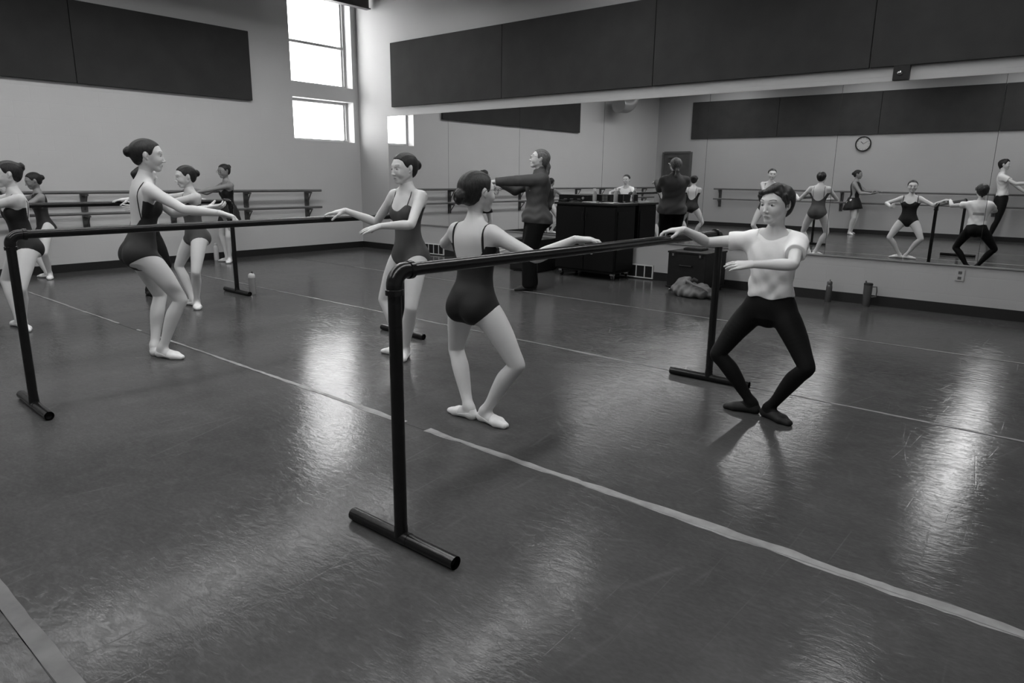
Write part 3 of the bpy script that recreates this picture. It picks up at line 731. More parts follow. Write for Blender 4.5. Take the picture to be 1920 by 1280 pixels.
def plane_cap(prim, p0, n_):
    """prim cut off where (p-p0).n > 0"""
    fn, lo, hi = prim
    def f(X, Y, Z): return np.maximum(fn(X, Y, Z), (X-p0[0])*n_[0]+(Y-p0[1])*n_[1]+(Z-p0[2])*n_[2])
    return f, lo, hi
def grow(prim, o):
    fn, lo, hi = prim
    return (lambda X, Y, Z: fn(X, Y, Z)-o), lo-o, hi+o
def smooth_tab(ts, vs, n=240):
    x = np.linspace(ts[0], ts[-1], n); y = np.interp(x, ts, vs); k = np.hanning(35); k /= k.sum()
    yp = np.pad(y, 17, mode='edge'); return x, np.convolve(yp, k, 'valid')
PROF = [(-.10, .088, .062, -.006), (.02, .094, .064, -.008), (.12, .089, .060, -.004), (.24, .079, .053, .002), (.36, .074, .049, .004), (.50, .078, .054, .005), (.64, .086, .060, .004),
        (.76, .091, .060, -.001), (.85, .086, .053, -.005), (.93, .062, .042, -.008), (1.0, .036, .032, -.010), (1.05, .026, .025, -.008), (1.13, .014, .014, -.008)]
def torso(J, H, ts, g):
    P, u, r, rc, f, fc = [np.asarray(J[k], np.float32) for k in ('P', 'u', 'r', 'rc', 'f', 'fc')]
    f0 = np.cross(u, r); Lt = .325*H*ts; T_ = [p[0] for p in PROF]
    xa, A_ = smooth_tab(T_, [p[1]*H*g for p in PROF]); _, B_ = smooth_tab(T_, [p[2]*H*g for p in PROF]); _, O_ = smooth_tab(T_, [p[3]*H for p in PROF])
    def fn(X, Y, Z):
        x, y, z = X-P[0], Y-P[1], Z-P[2]
        t = (x*u[0]+y*u[1]+z*u[2])/Lt; tc = np.clip(t, xa[0], xa[-1]); w = np.clip(tc*1.4-.1, 0, 1)
        a, b, o = np.interp(tc, xa, A_), np.interp(tc, xa, B_), np.interp(tc, xa, O_)
        lx = (x*r[0]+y*r[1]+z*r[2])*(1-w)+(x*rc[0]+y*rc[1]+z*rc[2])*w
        ly = (x*f0[0]+y*f0[1]+z*f0[2])*(1-w)+(x*fc[0]+y*fc[1]+z*fc[2])*w-o
        k0 = np.sqrt((lx/a)**2+(ly/b)**2); k1 = np.sqrt((lx/a**2)**2+(ly/b**2)**2)+1e-6
        d = k0*(k0-1)/k1
        return np.maximum(d, np.maximum(t-xa[-1], xa[0]-t)*Lt).astype(np.float32)
    c = P+u*Lt*.5; m = Lt*.62+.02
    e = np.array([.16*H*g, .16*H*g, 0])+m*.4
    lo, hi = np.minimum(P, P+u*Lt*1.06)-.11*H*g, np.maximum(P, P+u*Lt*1.06)+.11*H*g
    return fn, lo, hi
def leg_prims(J, s, H, g, k):
    sg = 1 if k == 'R' else -1
    hip, kn, an, td = J['hip'+k], J['kn'+k], J['an'+k], J['td'+k]
    bk = (hip+an)/2-kn
    bk = unit(bk) if np.linalg.norm(bk) > .02 else -td
    sd = unit(an-kn); bk = unit(bk-sd*(bk@sd)); th = unit(kn-hip); ft = unit(-bk-th*(-bk@th))
    G = H*g; L_ = np.linalg.norm(kn-hip); kc = kn+bk*.004*H
    pts = [hip, hip+th*.22*L_+ft*.005*H, hip+th*.50*L_+ft*.007*H, hip+th*.78*L_+ft*.003*H, kc, kn+(an-kn)*.16+bk*.006*H, kn+(an-kn)*.32+bk*.009*H, kn+(an-kn)*.55+bk*.006*H, kn+(an-kn)*.80+bk*.001*H, an]
    rs = [.0520, .0505, .0440, .0355, .0305, .0300, .0318, .0272, .0208, .0190]
    return pts, [x*G for x in rs]
def foot_prims(J, H, k, fat=0.0):
    hl, td = J['heel'+k], J['td'+k]; sdv = np.array([-td[1], td[0], 0]); up = np.array([0, 0, 1.]); F = .150*H; q = H/1.5; l = J['an'+k][2]-.046*H
    p = lambda a, b, c: hl+td*a*F+sdv*b*F+up*(c*q+l)
    out = [(cone(p(.10, 0, .028), J['an'+k], .025*q+fat, .0195*H+fat), .02),
           (ell(p(.12, 0, .026), (td, sdv, up), (.030*q+fat, .026*q+fat, .026*q+fat)), .012)]
    for b in (-1, 1):
        out.append((cone(p(.2, .02*b, .032), p(.66, .085*b, .022), .024*q+fat, .020*q+fat), .016))
        out.append((cone(p(.66, .085*b, .022), p(.90, .045*b, .014), .020*q+fat, .013*q+fat), .012))
    out.append((cone(p(.16, 0, .060), p(.62, 0, .028), .022*q+fat, .019*q+fat), .018))
    return out
def arm_prims(J, H, g, k):
    G = H*g; sh, el_, wr = J['sh'+k], J['el'+k], J['wr'+k]; out = []
    d = el_-sh; e = wr-el_
    return [sh, sh+d*.3, sh+d*.7, el_, el_+e*.25, el_+e*.65, wr], [x*G for x in (.0285, .0258, .0222, .0205, .0222, .0175, .0138)]
def hand_prims(J, H, k):
    w, f, n_ = J['wr'+k], J['fd'+k], J['pn'+k]; c1, c2 = J['curl'+k]; hl = .108*H; out = []
    th = np.cross(n_, f)*(-1 if k == 'R' else 1)            # towards the thumb
    q = hl/.16
    e_ = unit(w-J['el'+k]); out.append((cone(w-e_*.03, w+f*.010, .0128*H, .0125*H), .01))
    kb = []
    for i, (lx, ln, kl) in enumerate(((.027, .40, .50), (.009, .44, .53), (-.009, .41, .51), (-.026, .33, .46))):
        base = w+th*lx*q+f*kl*hl+n_*(.002+.003*abs(i-1.5))*q
        out.append((cone(w+th*lx*.55*q+f*.05*hl, base, .0115*q, .0095*q), .012))
        p = base; a = c1*(1+.15*i)*.55; sp = th*(1.5-i)*.035
        for j, (fr, rd) in enumerate(((.44, .0080), (.31, .0071), (.25, .0062))):
            dv = unit(f*math.cos(a)+n_*math.sin(a)+sp)
            e = p+dv*ln*hl*fr; out.append((cone(p, e, rd*q, (rd-.0007)*q), .0035)); p = e; a += c1*1.0+.06
    out.append((cone(w+f*.22*hl-n_*-.004, w+f*.42*hl+n_*.004, .014*q, .012*q), .016))
    tb = w+f*.10*hl+th*.016*q+n_*.006*q
    d1 = unit(f*.72+th*(.72-c2*.3)+n_*(.25+c2*.9)); t1 = tb+d1*.27*hl
    d2 = unit(f*.95+th*.15+n_*(.25+c2*1.1)); t2 = t1+d2*.19*hl; t3 = t2+unit(d2+n_*c2*.4)*.15*hl
    out += [(cone(tb, t1, .0125*q, .0098*q), .012), (cone(t1, t2, .0092*q, .0083*q), .004), (cone(t2, t3, .0083*q, .0068*q), .003)]
    return out
def head_frame(J):
    R_, F_, U_ = J['hd']; c = J['H']; h = J['hs']
    return (lambda x, y, z: c+(R_*x+F_*y+U_*z)*h), (R_, F_, U_), h
def head_prims(J, male=False):
    p, ax, h = head_frame(J); E_ = lambda c, r: ell(p(*c), ax, [v*h for v in r]); C_ = lambda a, b, ra, rb: cone(p(*a), p(*b), ra*h, rb*h)
    out = [(E_((0, -.14, .24), (.73, .90, .755)), .01), (E_((0, .14, -.18), (.60, .66, .70)), .10*h*3)]
    for s_ in (-1, 1):
        out.append((C_((s_*.48, .02, -.42), (s_*.16, .50, -.80), .13, .10), .16*h))
        out.append((E_((s_*.32, .48, -.28), (.23, .24, .26)), .14*h))
    out.append((E_((0, .50, -.82), (.24, .21, .17)), .14*h))
    out.append((E_((0, .63, .22), (.48, .15, .10)), .14*h))                 # brow
    return out, [(E_((s_*.30, .86, .01), (.205, .175, .110)), .08*h) for s_ in (-1, 1)], \
        [(C_((0, .74, .10), (0, .900, -.31), .050, .070), .09*h), (E_((0, .915, -.325), (.082, .085, .072)), .05*h)] + \
        [(E_((s_*.092, .835, -.355), (.060, .080, .050)), .04*h) for s_ in (-1, 1)] + \
        [(E_((0, .65, -.60), (.22, .13, .15)), .09*h), (E_((0, .755, -.555), (.135, .042, .026)), .03*h), (E_((0, .745, -.640), (.11, .044, .034)), .03*h)] + \
        [(E_((s_*.295, .605, .00), (.140, .140, .140)), .01*h) for s_ in (-1, 1)]
def ear_prims(J):
    p, ax, h = head_frame(J); out = []
    for s_ in (-1, 1):
        a2 = (unit(ax[0]*.9-ax[1]*s_*.4), unit(ax[1]+ax[0]*s_*.4), ax[2])
        out.append((ell(p(s_*.76, -.10, .02), a2, (.050*h, .130*h, .215*h)), .03*h))
        out.append((cone(p(s_*.72, -.04, -.2), p(s_*.70, .0, -.24), .06*h, .05*h), .05*h))
    return out
def hair_fields(J, style, res):
    p, ax, h = head_frame(J); R_, F_, U_ = ax; c = J['H']
    lo, hi = c-h*2.6, c+h*2.0
    if 'pony' in style: lo = lo-np.array([0, 0, h*2.4])
    fl = Fld(lo, hi, res); X, Y, Z = fl.grid()
    x = ((X-c[0])*R_[0]+(Y-c[1])*R_[1]+(Z-c[2])*R_[2])/h; y = ((X-c[0])*F_[0]+(Y-c[1])*F_[1]+(Z-c[2])*F_[2])/h; z = ((X-c[0])*U_[0]+(Y-c[1])*U_[1]+(Z-c[2])*U_[2])/h
    E_ = lambda cc, r: ell(p(*cc), ax, [v*h for v in r])
    if style == 'boy':
        fl.add(E_((0, -.16, .26), (.84, .98, .84)), .01); fl.add(E_((0, -.45, -.15), (.62, .55, .62)), .2*h)
        cut = np.maximum(y-.62*z-.22-.0*x, -(z+.38-.75*(y+.2)*(y < -.2)))
        cut = np.minimum(cut, np.maximum(y+.05, -(z+.72)))
        ear = 1-np.sqrt(((y+.08)/.20)**2+((z+.02)/.30)**2)
        cut = np.maximum(cut, np.where(np.abs(x) > .5, ear*.2, -1))
        fl.d = np.maximum(fl.d, (cut*h*.8).astype(np.float32))
        # swept fringe and clumps
        for (a, b, ra, rb) in (((-.30, .42, .86), (.46, .66, .62), .20, .13), ((-.34, .30, .92), (.72, .40, .46), .20, .12), ((-.2, .55, .80), (.20, .76, .66), .15, .08), ((-.35, .35, .88), (-.70, .34, .50), .17, .11), ((.74, .38, .45), (.80, .20, .15), .12, .07), ((-.72, .30, .48), (-.80, .10, .12), .11, .06), ((0, -.1, .98), (.1, .6, .78), .16, .12), ((0, -.75, -.3), (0, -.66, -.78), .24, .12)):
            fl.add(cone(p(*a), p(*b), ra*h, rb*h), .08*h)
        fl.d += (.022*h*np.sin(9*x+5*y+3*z)*np.sin(4*y+7*z)).astype(np.float32)
    else:
        fl.add(E_((0, -.15, .255), (.775, .945, .80)), .01); fl.add(E_((0, -.50, -.20), (.52, .42, .45)), .25*h)
        hl = .26+.58*z-.26*np.abs(x)*np.clip((z-.0)/.5, 0, 1)
        cut = np.maximum(y-hl, -(z+.36-.50*(y)))
        ear = (1-np.sqrt(((y+.08)/.17)**2+((z+.03)/.25)**2))*.3-2*np.clip(.55-np.abs(x), 0, 1)
        cut = np.maximum(cut, ear)
        fl.d = np.maximum(fl.d, (cut*h*.8).astype(np.float32))
        fl.d += (.006*h*np.sin(26*x+6*z)).astype(np.float32)
        if style.startswith('bun'):
            by, bz = {'bun': (-1.16, .16), 'bun_low': (-1.12, -.20), 'bun_high': (-1.05, .52)}[style]
            br = {'bun': .30, 'bun_low': .40, 'bun_high': .32}[style]
            fl.add(E_((0, by+.12, bz), (br*.8, .22, br*.8)), .03)
            sg_ = 3
            for q in range(26):                                     # coiled rope of hair
                a0, a1 = q*.52, (q+1)*.52; r0_, r1_ = br*(.78-.018*q), br*(.78-.018*(q+1)); y0, y1 = by+.05-.006*q, by+.05-.006*(q+1)
                fl.add(cone(p(math.cos(a0)*r0_, y0, bz+math.sin(a0)*r0_), p(math.cos(a1)*r1_, y1, bz+math.sin(a1)*r1_), .125*h, .125*h), .03*h)
        elif style == 'pony_short':
            fl.add(cone(p(0, -1.0, .35), p(0, -1.25, .1), .16*h, .2*h), .05); fl.add(cone(p(0, -1.25, .1), p(0, -1.2, -.6), .2*h, .08*h), .04)
        else:
            pts = [(0, -.95, -.25), (.04, -1.1, -.5), (.06, -1.12, -1.1), (.03, -1.08, -1.9), (.0, -1.05, -2.7), (0, -1.02, -3.1)]; rs = [.16, .20, .22, .20, .14, .06]
            for i in range(5): fl.add(cone(p(*pts[i]), p(*pts[i+1]), rs[i]*h, rs[i+1]*h), .03)
            fl.d += (.012*h*np.sin(30*x+2*z)).astype(np.float32)
    return to_quads(fl.lo, fl.res, fl.d)

def build_person(s, res, label, wear, group=None):
    H, g = s['H'], s.get('g', 1.0); J = skeleton(s); ts = s.get('ts', 1.0)
    org = V3((J['heelR'][0]+J['heelL'][0])/2, (J['heelR'][1]+J['heelL'][1])/2, 0)
    allp = [J[k] for k in ('P', 'N', 'shR', 'shL', 'elR', 'elL', 'wrR', 'wrL', 'hipR', 'hipL', 'knR', 'knL', 'anR', 'anL', 'heelR', 'heelL')]+[J['heel'+k]+J['td'+k]*.17*H for k in 'RL']
    lo = np.min(allp, 0)-.15*g; hi = np.max(allp, 0)+.15*g; lo[2] = -.012; hi[2] = J['H'][2]
    B = Fld(lo, hi, res)
    P, u, r, rc, f, fc, up_p, fp = [J[k] for k in ('P', 'u', 'r', 'rc', 'f', 'fc', 'up_p', 'fp')]
    X, Y, Z = B.grid()
    male = wear['kind'] in ('boy',)
    # torso and pelvis
    B.add(torso(J, H, ts, g), .01)
    B.add(ell(P+up_p*.012*H-fp*.004*H, (r, fp, up_p), (.092*H*g, .064*H*g, .070*H)), .03)
    B.add(ell(P-up_p*.040*H, (r, fp, up_p), (.050*H*g, .050*H*g, .040*H)), .03)
    gl = .047 if not male else .042
    for sg in (-1, 1):
        B.add(ell(P+r*sg*.042*H*g-fp*.034*H*g-up_p*.016*H, (r, fp, up_p), (gl*H*g, .046*H*g, .052*H)), .025)
        if not male:
            B.add(ell(P+u*.205*H*ts+rc*sg*.040*H*g+fc*.040*H*g, (rc, fc, u), (.034*H*g, .026*H*g, .034*H)), .03)
    for k in 'RL':                                                        # shoulder girdle
        B.add(cone(J['N']+u*.004*H, J['sh'+k]+u*.002*H, .019*H*g, .021*H*g), .028)
        B.add(cone(J['sh'+k], J['sh'+k]+(J['el'+k]-J['sh'+k])*.15, .0295*H*g, .0275*H*g), .03)
        B.add(cone(J['sh'+k]-u*.03*H, P+u*.19*H*ts+rc*(1 if k == 'R' else -1)*.065*H, .022*H*g, .02*H*g), .03)
    for k in 'RL':
        B.add_chain(*leg_prims(J, s, H, g, k), k=.026)
    S_body = B.d.copy()
    for k in 'RL':
        for pr, kk in foot_prims(J, H, k): B.add(pr, kk)
    B.d = np.maximum(B.d, (.0015-Z).astype(np.float32))
    S_leg = B.d.copy()
    for k in 'RL':
        B.add_chain(*arm_prims(J, H, g, k), k=.014)
    nb = J['N']-u*.02*H; nt_ = J['H']-J['hd'][2]*.45*J['hs']-J['hd'][1]*.18*J['hs']
    nr = (.0300 if male else .0270)*H*(g**.5)
    neck = [(cone(nb, nt_, nr*1.06, nr*.72), .028)]
    for pr, kk in neck: B.add(pr, kk)
    B.d = np.maximum(B.d, ((X-nt_[0])*0+(Y-nt_[1])*0+(Z-(nt_[2]+.0*H))).astype(np.float32))
    chunks = [to_quads(B.lo, res, B.d)]
    # head on a finer grid, hands too
    hres = min(res, .0024 if wear.get('near') else .0035) if res < .007 else res*.7
    c, h = J['H'], J['hs']
    HF = Fld(np.minimum(c-h*1.25, nb-nr), c+h*1.25, hres)
    base, sock, feat = head_prims(J, male)
    for pr, kk in base: HF.add(pr, kk)
    HF.add(cone(nb, nt_, nr*1.06-.0035, nr*.99), .022)
    for pr, kk in sock: HF.cut(pr, kk)
    for pr, kk in feat: HF.add(pr, kk)
    snap = HF.d.copy()
    for pr, kk in ear_prims(J): HF.add(pr, kk)
    chunks.append(to_quads(HF.lo, hres, HF.d))
    hr2 = .0021 if wear.get('near') else (.003 if res < .007 else .0045)
    for k in 'RL':
        cc = J['wr'+k]+J['fd'+k]*.06*H; FH = Fld(cc-.095*H, cc+.095*H, hr2)
        for pr, kk in hand_prims(J, H, k): FH.add(pr, kk)
        chunks.append(to_quads(FH.lo, hr2, FH.d))
    body = mesh_of('person', chunks, org, M[wear.get('skin', 'skin')]); body.location = org
    tag(body, label, 'person', group)
    # face details
    x = ((HF.grid()[0]-c[0])*J['hd'][0][0]+(HF.grid()[1]-c[1])*J['hd'][0][1]+(HF.grid()[2]-c[2])*J['hd'][0][2])/h
    y = ((HF.grid()[0]-c[0])*J['hd'][1][0]+(HF.grid()[1]-c[1])*J['hd'][1][1]+(HF.grid()[2]-c[2])*J['hd'][1][2])/h
    z = ((HF.grid()[0]-c[0])*J['hd'][2][0]+(HF.grid()[1]-c[1])*J['hd'][2][1]+(HF.grid()[2]-c[2])*J['hd'][2][2])/h
    if res < .0085:
        li = np.sqrt((x/.175)**2+((z+.598-.012*np.cos(x*18))/.064)**2)-1
        dl = np.maximum(np.maximum(snap-.0012, li*.07*h), -y*h+.3*h).astype(np.float32)
        mesh_of('lips', [to_quads(HF.lo, hres, dl)], org, M['lips'], body, 1)
        for sg in (-1, 1):
            xx = x*sg; arc = .215+.06*np.sin(np.clip((xx-.12)/.40, 0, 1)*2.6)
            br = np.maximum(np.abs(z-arc)/.022-1, np.abs(xx-.32)/.18-1)
            db = np.maximum(np.maximum(snap-.0016, br*.03*h), -y*h+.3*h).astype(np.float32)
            mesh_of('eyebrow', [to_quads(HF.lo, hres, db)], org, M['brow'], body, 1)
        pf, ax, _ = head_frame(J)
        for sg in (-1, 1):
            bm = bmesh.new(); bmesh.ops.create_uvsphere(bm, u_segments=20, v_segments=16, radius=1)
            me = bpy.data.meshes.new('eye')
            # lens shaped visible part of the eye with a dark iris facing forward
            rot = Matrix(((ax[0][0], ax[2][0], ax[1][0]), (ax[0][1], ax[2][1], ax[1][1]), (ax[0][2], ax[2][2], ax[1][2]))).to_4x4()
            for v in bm.verts: v.co = Vector((v.co.x*.132*h, v.co.y*.085*h, v.co.z*.168*h))
            bm.transform(rot); bm.to_mesh(me)
            me.materials.append(M['eyew']); me.materials.append(M['iris'])
            gz = Vector(ax[1])
            for q in me.polygons:
                cv = q.center; l = cv.dot(Vector(ax[0]))/h; w_ = cv.dot(Vector(ax[2]))/h
                q.material_index = 1 if (l*l+(w_-.012)**2 < .062**2 or w_ > .030) and cv.dot(gz) > 0 else 0
                q.use_smooth = True
            bm.free(); e = bpy.data.objects.new('eye', me); COL.objects.link(e); e.parent = body; e.location = Vector(pf(sg*.295, .600, -.002)-org)
    # hair
    mesh_of('hair', [hair_fields(J, s['hair'], hres*1.15)], org, M[wear.get('hair', 'hair')], body, 1)
    # clothes
    q = [((X-P[0])*v[0]+(Y-P[1])*v[1]+(Z-P[2])*v[2]) for v in (r, fp, up_p)]
    qc = [((X-P[0])*v[0]+(Y-P[1])*v[1]+(Z-P[2])*v[2]) for v in (rc, fc, u)]
    if wear['kind'] == 'leotard':
        ax_ = np.abs(q[0]); w = np.clip(q[1]/(.13*H)+.5, 0, 1); mfr, mbk = wear.get('cut', 1.0), .62
        zo = (-.074*w-.096*(1-w))*H+(mfr*w+mbk*(1-w))*np.maximum(ax_-.012*H, 0)
        leg = (zo-q[2])/1.35
        cx = np.abs(qc[0])/H; wb = np.clip(-qc[1]/(.02*H)+.5, 0, 1)
        back = wear.get('back', .12)+(.236-wear.get('back', .12))*np.clip(cx/.085, 0, 1)**2.2; fr = .216+.03*np.clip(cx/.05, 0, 1)**2-.02*np.clip((cx-.06)/.03, 0, 1)
        top = (qc[2]/ts-(back*wb+fr*(1-wb))*H)
        clip = np.maximum(leg, top)
        if wear.get('highneck'): clip = np.maximum(leg, np.maximum(qc[2]/ts-.318*H, cx*H-.088*H))
        d = np.maximum(S_body-.0035, clip).astype(np.float32)
        lo_obj = mesh_of('leotard', [to_quads(B.lo, res, d)], org, M[wear['leo']], body)
        if not wear.get('highneck'):
            def sd(p_):
                i_ = ((p_-B.lo)/res); a_ = np.clip(i_.astype(int), 0, B.n-2); t_ = i_-a_; v_ = 0
                for dx in (0, 1):
                    for dy in (0, 1):
                        for dz in (0, 1): v_ += S_body[a_[0]+dx, a_[1]+dy, a_[2]+dz]*(t_[0] if dx else 1-t_[0])*(t_[1] if dy else 1-t_[1])*(t_[2] if dz else 1-t_[2])
                return v_
            def hit(o_, dv):
                for q_ in np.arange(.14*H, 0, -.002):
                    if sd(o_+dv*q_) < .0015: return o_+dv*(q_)
                return o_
            b0 = wear.get('back', .12); sx_ = wear.get('strapx', .058); hb = b0+(.236-b0)*min(sx_/.085, 1)**2.2
            for sg in (-1, 1):
                sb = MB()
                xo = P+rc*sg*sx_*H; pts = []
                for hh in np.linspace(.222, .268, 4): pts.append(hit(xo+u*hh*H*ts, fc))
                for an_ in np.linspace(20, 160, 8): pts.append(hit(xo+u*.268*H*ts, unit(fc*math.cos(R(an_))+u*math.sin(R(an_)))))
                for hh in np.linspace(.268, hb-.004, 7): pts.append(hit(xo+u*hh*H*ts, -fc))
                pts = [pts[0]]+[(pts[i-1]+2*pts[i]+pts[i+1])/4 for i in range(1, len(pts)-1)]+[pts[-1]]
                sb.tube([Vector(p_-org) for p_ in pts], wear.get('strap', .0042), 8)
                sb.build('strap', M[wear['leo']], lo_obj, True)
        if wear.get('skirt'):
            mb = MB(); n = 40; rings = []
            for i, (t_, rad) in enumerate(((.07, .082), (.04, .094), (0, .112), (-.05, .128), (-.10, .142))):
                ring = []
                for kx in range(n):
                    a = 2*math.pi*kx/n; sc = 1+.07*math.sin(a*7)*(i/4); dr = -.03*max(0, math.cos(a+2.4))*(i/4)
                    v = P+up_p*(t_+dr)*H+r*math.cos(a)*rad*H*g*sc+fp*math.sin(a)*rad*.80*H*g*sc-org
                    ring.append(mb.bm.verts.new(Vector(v)))
                rings.append(ring)
            for i in range(4):
                for kx in range(n): mb.bm.faces.new((rings[i][kx], rings[i][(kx+1) % n], rings[i+1][(kx+1) % n], rings[i+1][kx]))
            o = mb.build('skirt', M['leo_black'], body, True); md = o.modifiers.new('thick', 'SOLIDIFY'); md.thickness = .002
        tg = np.maximum(S_leg-.0013, q[2]-.055*H).astype(np.float32)
        mesh_of('tights', [to_quads(B.lo, res, tg)], org, M['tights'], body)
        sm = 'shoe'
    elif wear['kind'] == 'boy':
        wr_ = .0016*np.sin(q[2]*95+q[0]*22)+.0012*np.sin(q[0]*60-q[2]*40)
        tg = np.maximum(S_leg-.0022, qc[2]-.115*H).astype(np.float32)
        mesh_of('black_tights', [to_quads(B.lo, res, tg)], org, M['btights'], body)
        TS = B.like()
        TS.add(grow(torso(J, H, ts, g), .010), .01)
        for k in 'RL':
            sh, el_ = J['sh'+k], J['el'+k]; d_ = unit(el_-sh); ln = np.linalg.norm(el_-sh)
            TS.add(cone(J['N']+u*.006*H, sh+u*.004*H, .030*H, .030*H), .03)
            TS.add(plane_cap(cone(sh, sh+d_*ln*.62, .036*H, .038*H), sh+d_*ln*.50, d_), .03)
            TS.add(cone(sh-u*.03*H, P+u*.19*H*ts+rc*(1 if k == 'R' else -1)*.062*H, .028*H, .026*H), .03)
        X1, Y1, Z1 = TS.grid(); n1 = TS.d.shape
        qq = [((X1-P[0])*v[0]+(Y1-P[1])*v[1]+(Z1-P[2])*v[2]) for v in (rc, fc, u)]
        bl = np.exp(-((qq[2]-.075*H)/(.05*H))**2)*.006
        fold = .0040*np.sin(qq[2]*60+qq[0]*48+.9*np.sin(qq[0]*30+qq[1]*20))*np.clip(1.1-qq[2]/(.20*H), .1, 1)+.0034*np.sin(qq[0]*70-qq[2]*48)
        d = TS.d-bl-fold*np.clip(1.4-qq[2]/(.30*H), .25, 1)
        hem = .052*H+.006*np.sin(qq[0]*45)+.004*np.sin(qq[1]*60)
        d = np.maximum(d, np.maximum(hem-qq[2], qq[2]/ts-.345*H)).astype(np.float32)
        nk = cone(nb-u*.05*H, nt_+u*.1, nr*1.10, nr*1.10)[0](X1, Y1, Z1)
        fy = qq[1]/H
        d = np.maximum(d, np.minimum(qq[2]/ts-(.336-.85*np.clip(fy+.01, 0, .06))*H, .044-nk)).astype(np.float32)
        if s['key'] == 'boy':
            pr_ = np.maximum(np.abs(qq[2]/ts-.180*H)-.016*H, np.maximum(np.abs(qq[0])-.052*H, qq[1]+.01*H))
            mesh_of('shirt_print', [to_quads(TS.lo, res, np.maximum(d-.0018, pr_).astype(np.float32))], org, M['pale'], body)
        mesh_of('white_shirt', [to_quads(TS.lo, res, d)], org, M['tee'], body)
        sm = 'bshoe'
    else:                                                                 # jacket and trousers
        tr = B.like()
        for k in 'RL':
            hip, kn, an = J['hip'+k], J['kn'+k], J['an'+k]
            tr.add(cone(hip, kn, .062*H*g, .046*H*g), .02); tr.add(plane_cap(cone(kn, an, .044*H*g, .040*H*g), an-V3(0, 0, .02*H), V3(0, 0, -1)), .02)
        tr.add(ell(P, (r, fp, up_p), (.100*H*g, .078*H*g, .075*H)), .03)
        for sg in (-1, 1): tr.add(ell(P+r*sg*.042*H*g-fp*.034*H*g-up_p*.016*H, (r, fp, up_p), (.056*H*g, .056*H*g, .062*H)), .03)
        mesh_of('trousers', [to_quads(tr.lo, res, tr.d)], org, M['pants'], body)
        JK = B.like()
        JK.add(grow(torso(J, H, ts, g*1.02), .022), .01); JK.add(ell(P+up_p*.0*H, (r, fp, up_p), (.108*H*g, .088*H*g, .088*H)), .05)
        for sg in (-1, 1): JK.add(ell(P+r*sg*.042*H*g-fp*.034*H*g-up_p*.016*H, (r, fp, up_p), (.058*H*g, .058*H*g, .070*H)), .04)
        JK.add(plane_cap(cone(J['N'], J['N']+u*.05*H, .044*H, .040*H), J['N']+u*.028*H, u), .02)
        for k in 'RL':
            sh, el_, wr = J['sh'+k], J['el'+k], J['wr'+k]; d_ = unit(wr-el_)
            JK.add(cone(J['N']+u*.004*H, sh, .030*H, .036*H), .03)
            JK.add(cone(sh, el_, .038*H*g, .031*H*g), .03); JK.add(plane_cap(cone(el_, wr, .031*H*g, .024*H*g), wr-d_*.004, d_), .01)
        X1, Y1, Z1 = JK.grid(); qq = [((X1-P[0])*v[0]+(Y1-P[1])*v[1]+(Z1-P[2])*v[2]) for v in (rc, fc, u)]
        d = JK.d-.0045*np.sin(qq[2]*55+qq[0]*25+1.5*np.sin(qq[1]*30))*np.clip(1.2-qq[2]/(.3*H), .2, 1)
        d = np.maximum(d, -.036*H-qq[2]).astype(np.float32)
        mesh_of('jacket', [to_quads(JK.lo, res, d)], org, M['jacket'], body)
        sm = 'bshoe'
    sres = .003 if wear.get('near') else (.004 if res < .007 else .006)
    for k in 'RL':
        hl, td = J['heel'+k], J['td'+k]; cc = hl+td*.07*H; lo2 = cc-.13*H; hi2 = cc+.13*H; lo2[2] = -.01; hi2[2] = .10*H
        SF = Fld(lo2, hi2, sres)
        for pr, kk in foot_prims(J, H, k, .0028): SF.add(pr, kk)
        X2, Y2, Z2 = SF.grid(); a = ((X2-hl[0])*td[0]+(Y2-hl[1])*td[1])/(.150*H); q_ = H/1.5; l = J['an'+k][2]-.046*H
        zt = np.where(a < .5, .052-.055*np.clip(a, 0, 1)+.012*(a < .1), .2)*q_+l if sm != 'bshoe' else .058*q_+l+0*a
        d = np.maximum(np.maximum(SF.d, (Z2-zt)*.8), .0008-Z2).astype(np.float32)
        so = mesh_of('slipper' if wear['kind'] != 'teacher' else 'shoe', [to_quads(SF.lo, sres, d)], org, M[sm], body, 1)
        if sm == 'bshoe' and wear['kind'] == 'teacher':
            pass
    if s.get('glasses'):
        pf, ax, _ = head_frame(J); mb = MB()
        for sg in (-1, 1):
            ring = []
            for i in range(21):
                a = 2*math.pi*i/20; ring.append(Vector(pf(sg*.33+.215*math.cos(a), .92-.05*abs(math.cos(a)), -.01+.155*math.sin(a))-org))
            mb.tube(ring, .015*h, 6)
            mb.tube([Vector(pf(sg*.545, .88, .05)-org), Vector(pf(sg*.80, .66, .10)-org), Vector(pf(sg*.82, -.05, .12)-org), Vector(pf(sg*.80, -.2, -.02)-org)], .015*h, 6)
        mb.tube([Vector(pf(-.12, .95, .07)-org), Vector(pf(0, .99, .10)-org), Vector(pf(.12, .95, .07)-org)], .018*h, 6)
        go = mb.build('glasses', M['steel'], body, True)
        for sg in (-1, 1):
            ml = MB(); ml.bm.faces.new([ml.bm.verts.new(Vector(pf(sg*.33+.205*math.cos(2*math.pi*i/16), .91-.05*abs(math.cos(2*math.pi*i/16)), -.01+.145*math.sin(2*math.pi*i/16))-org)) for i in range(16)])
            lo_ = ml.build('lens', M['lens'], go); md = lo_.modifiers.new('t', 'SOLIDIFY'); md.thickness = .0012
    return body

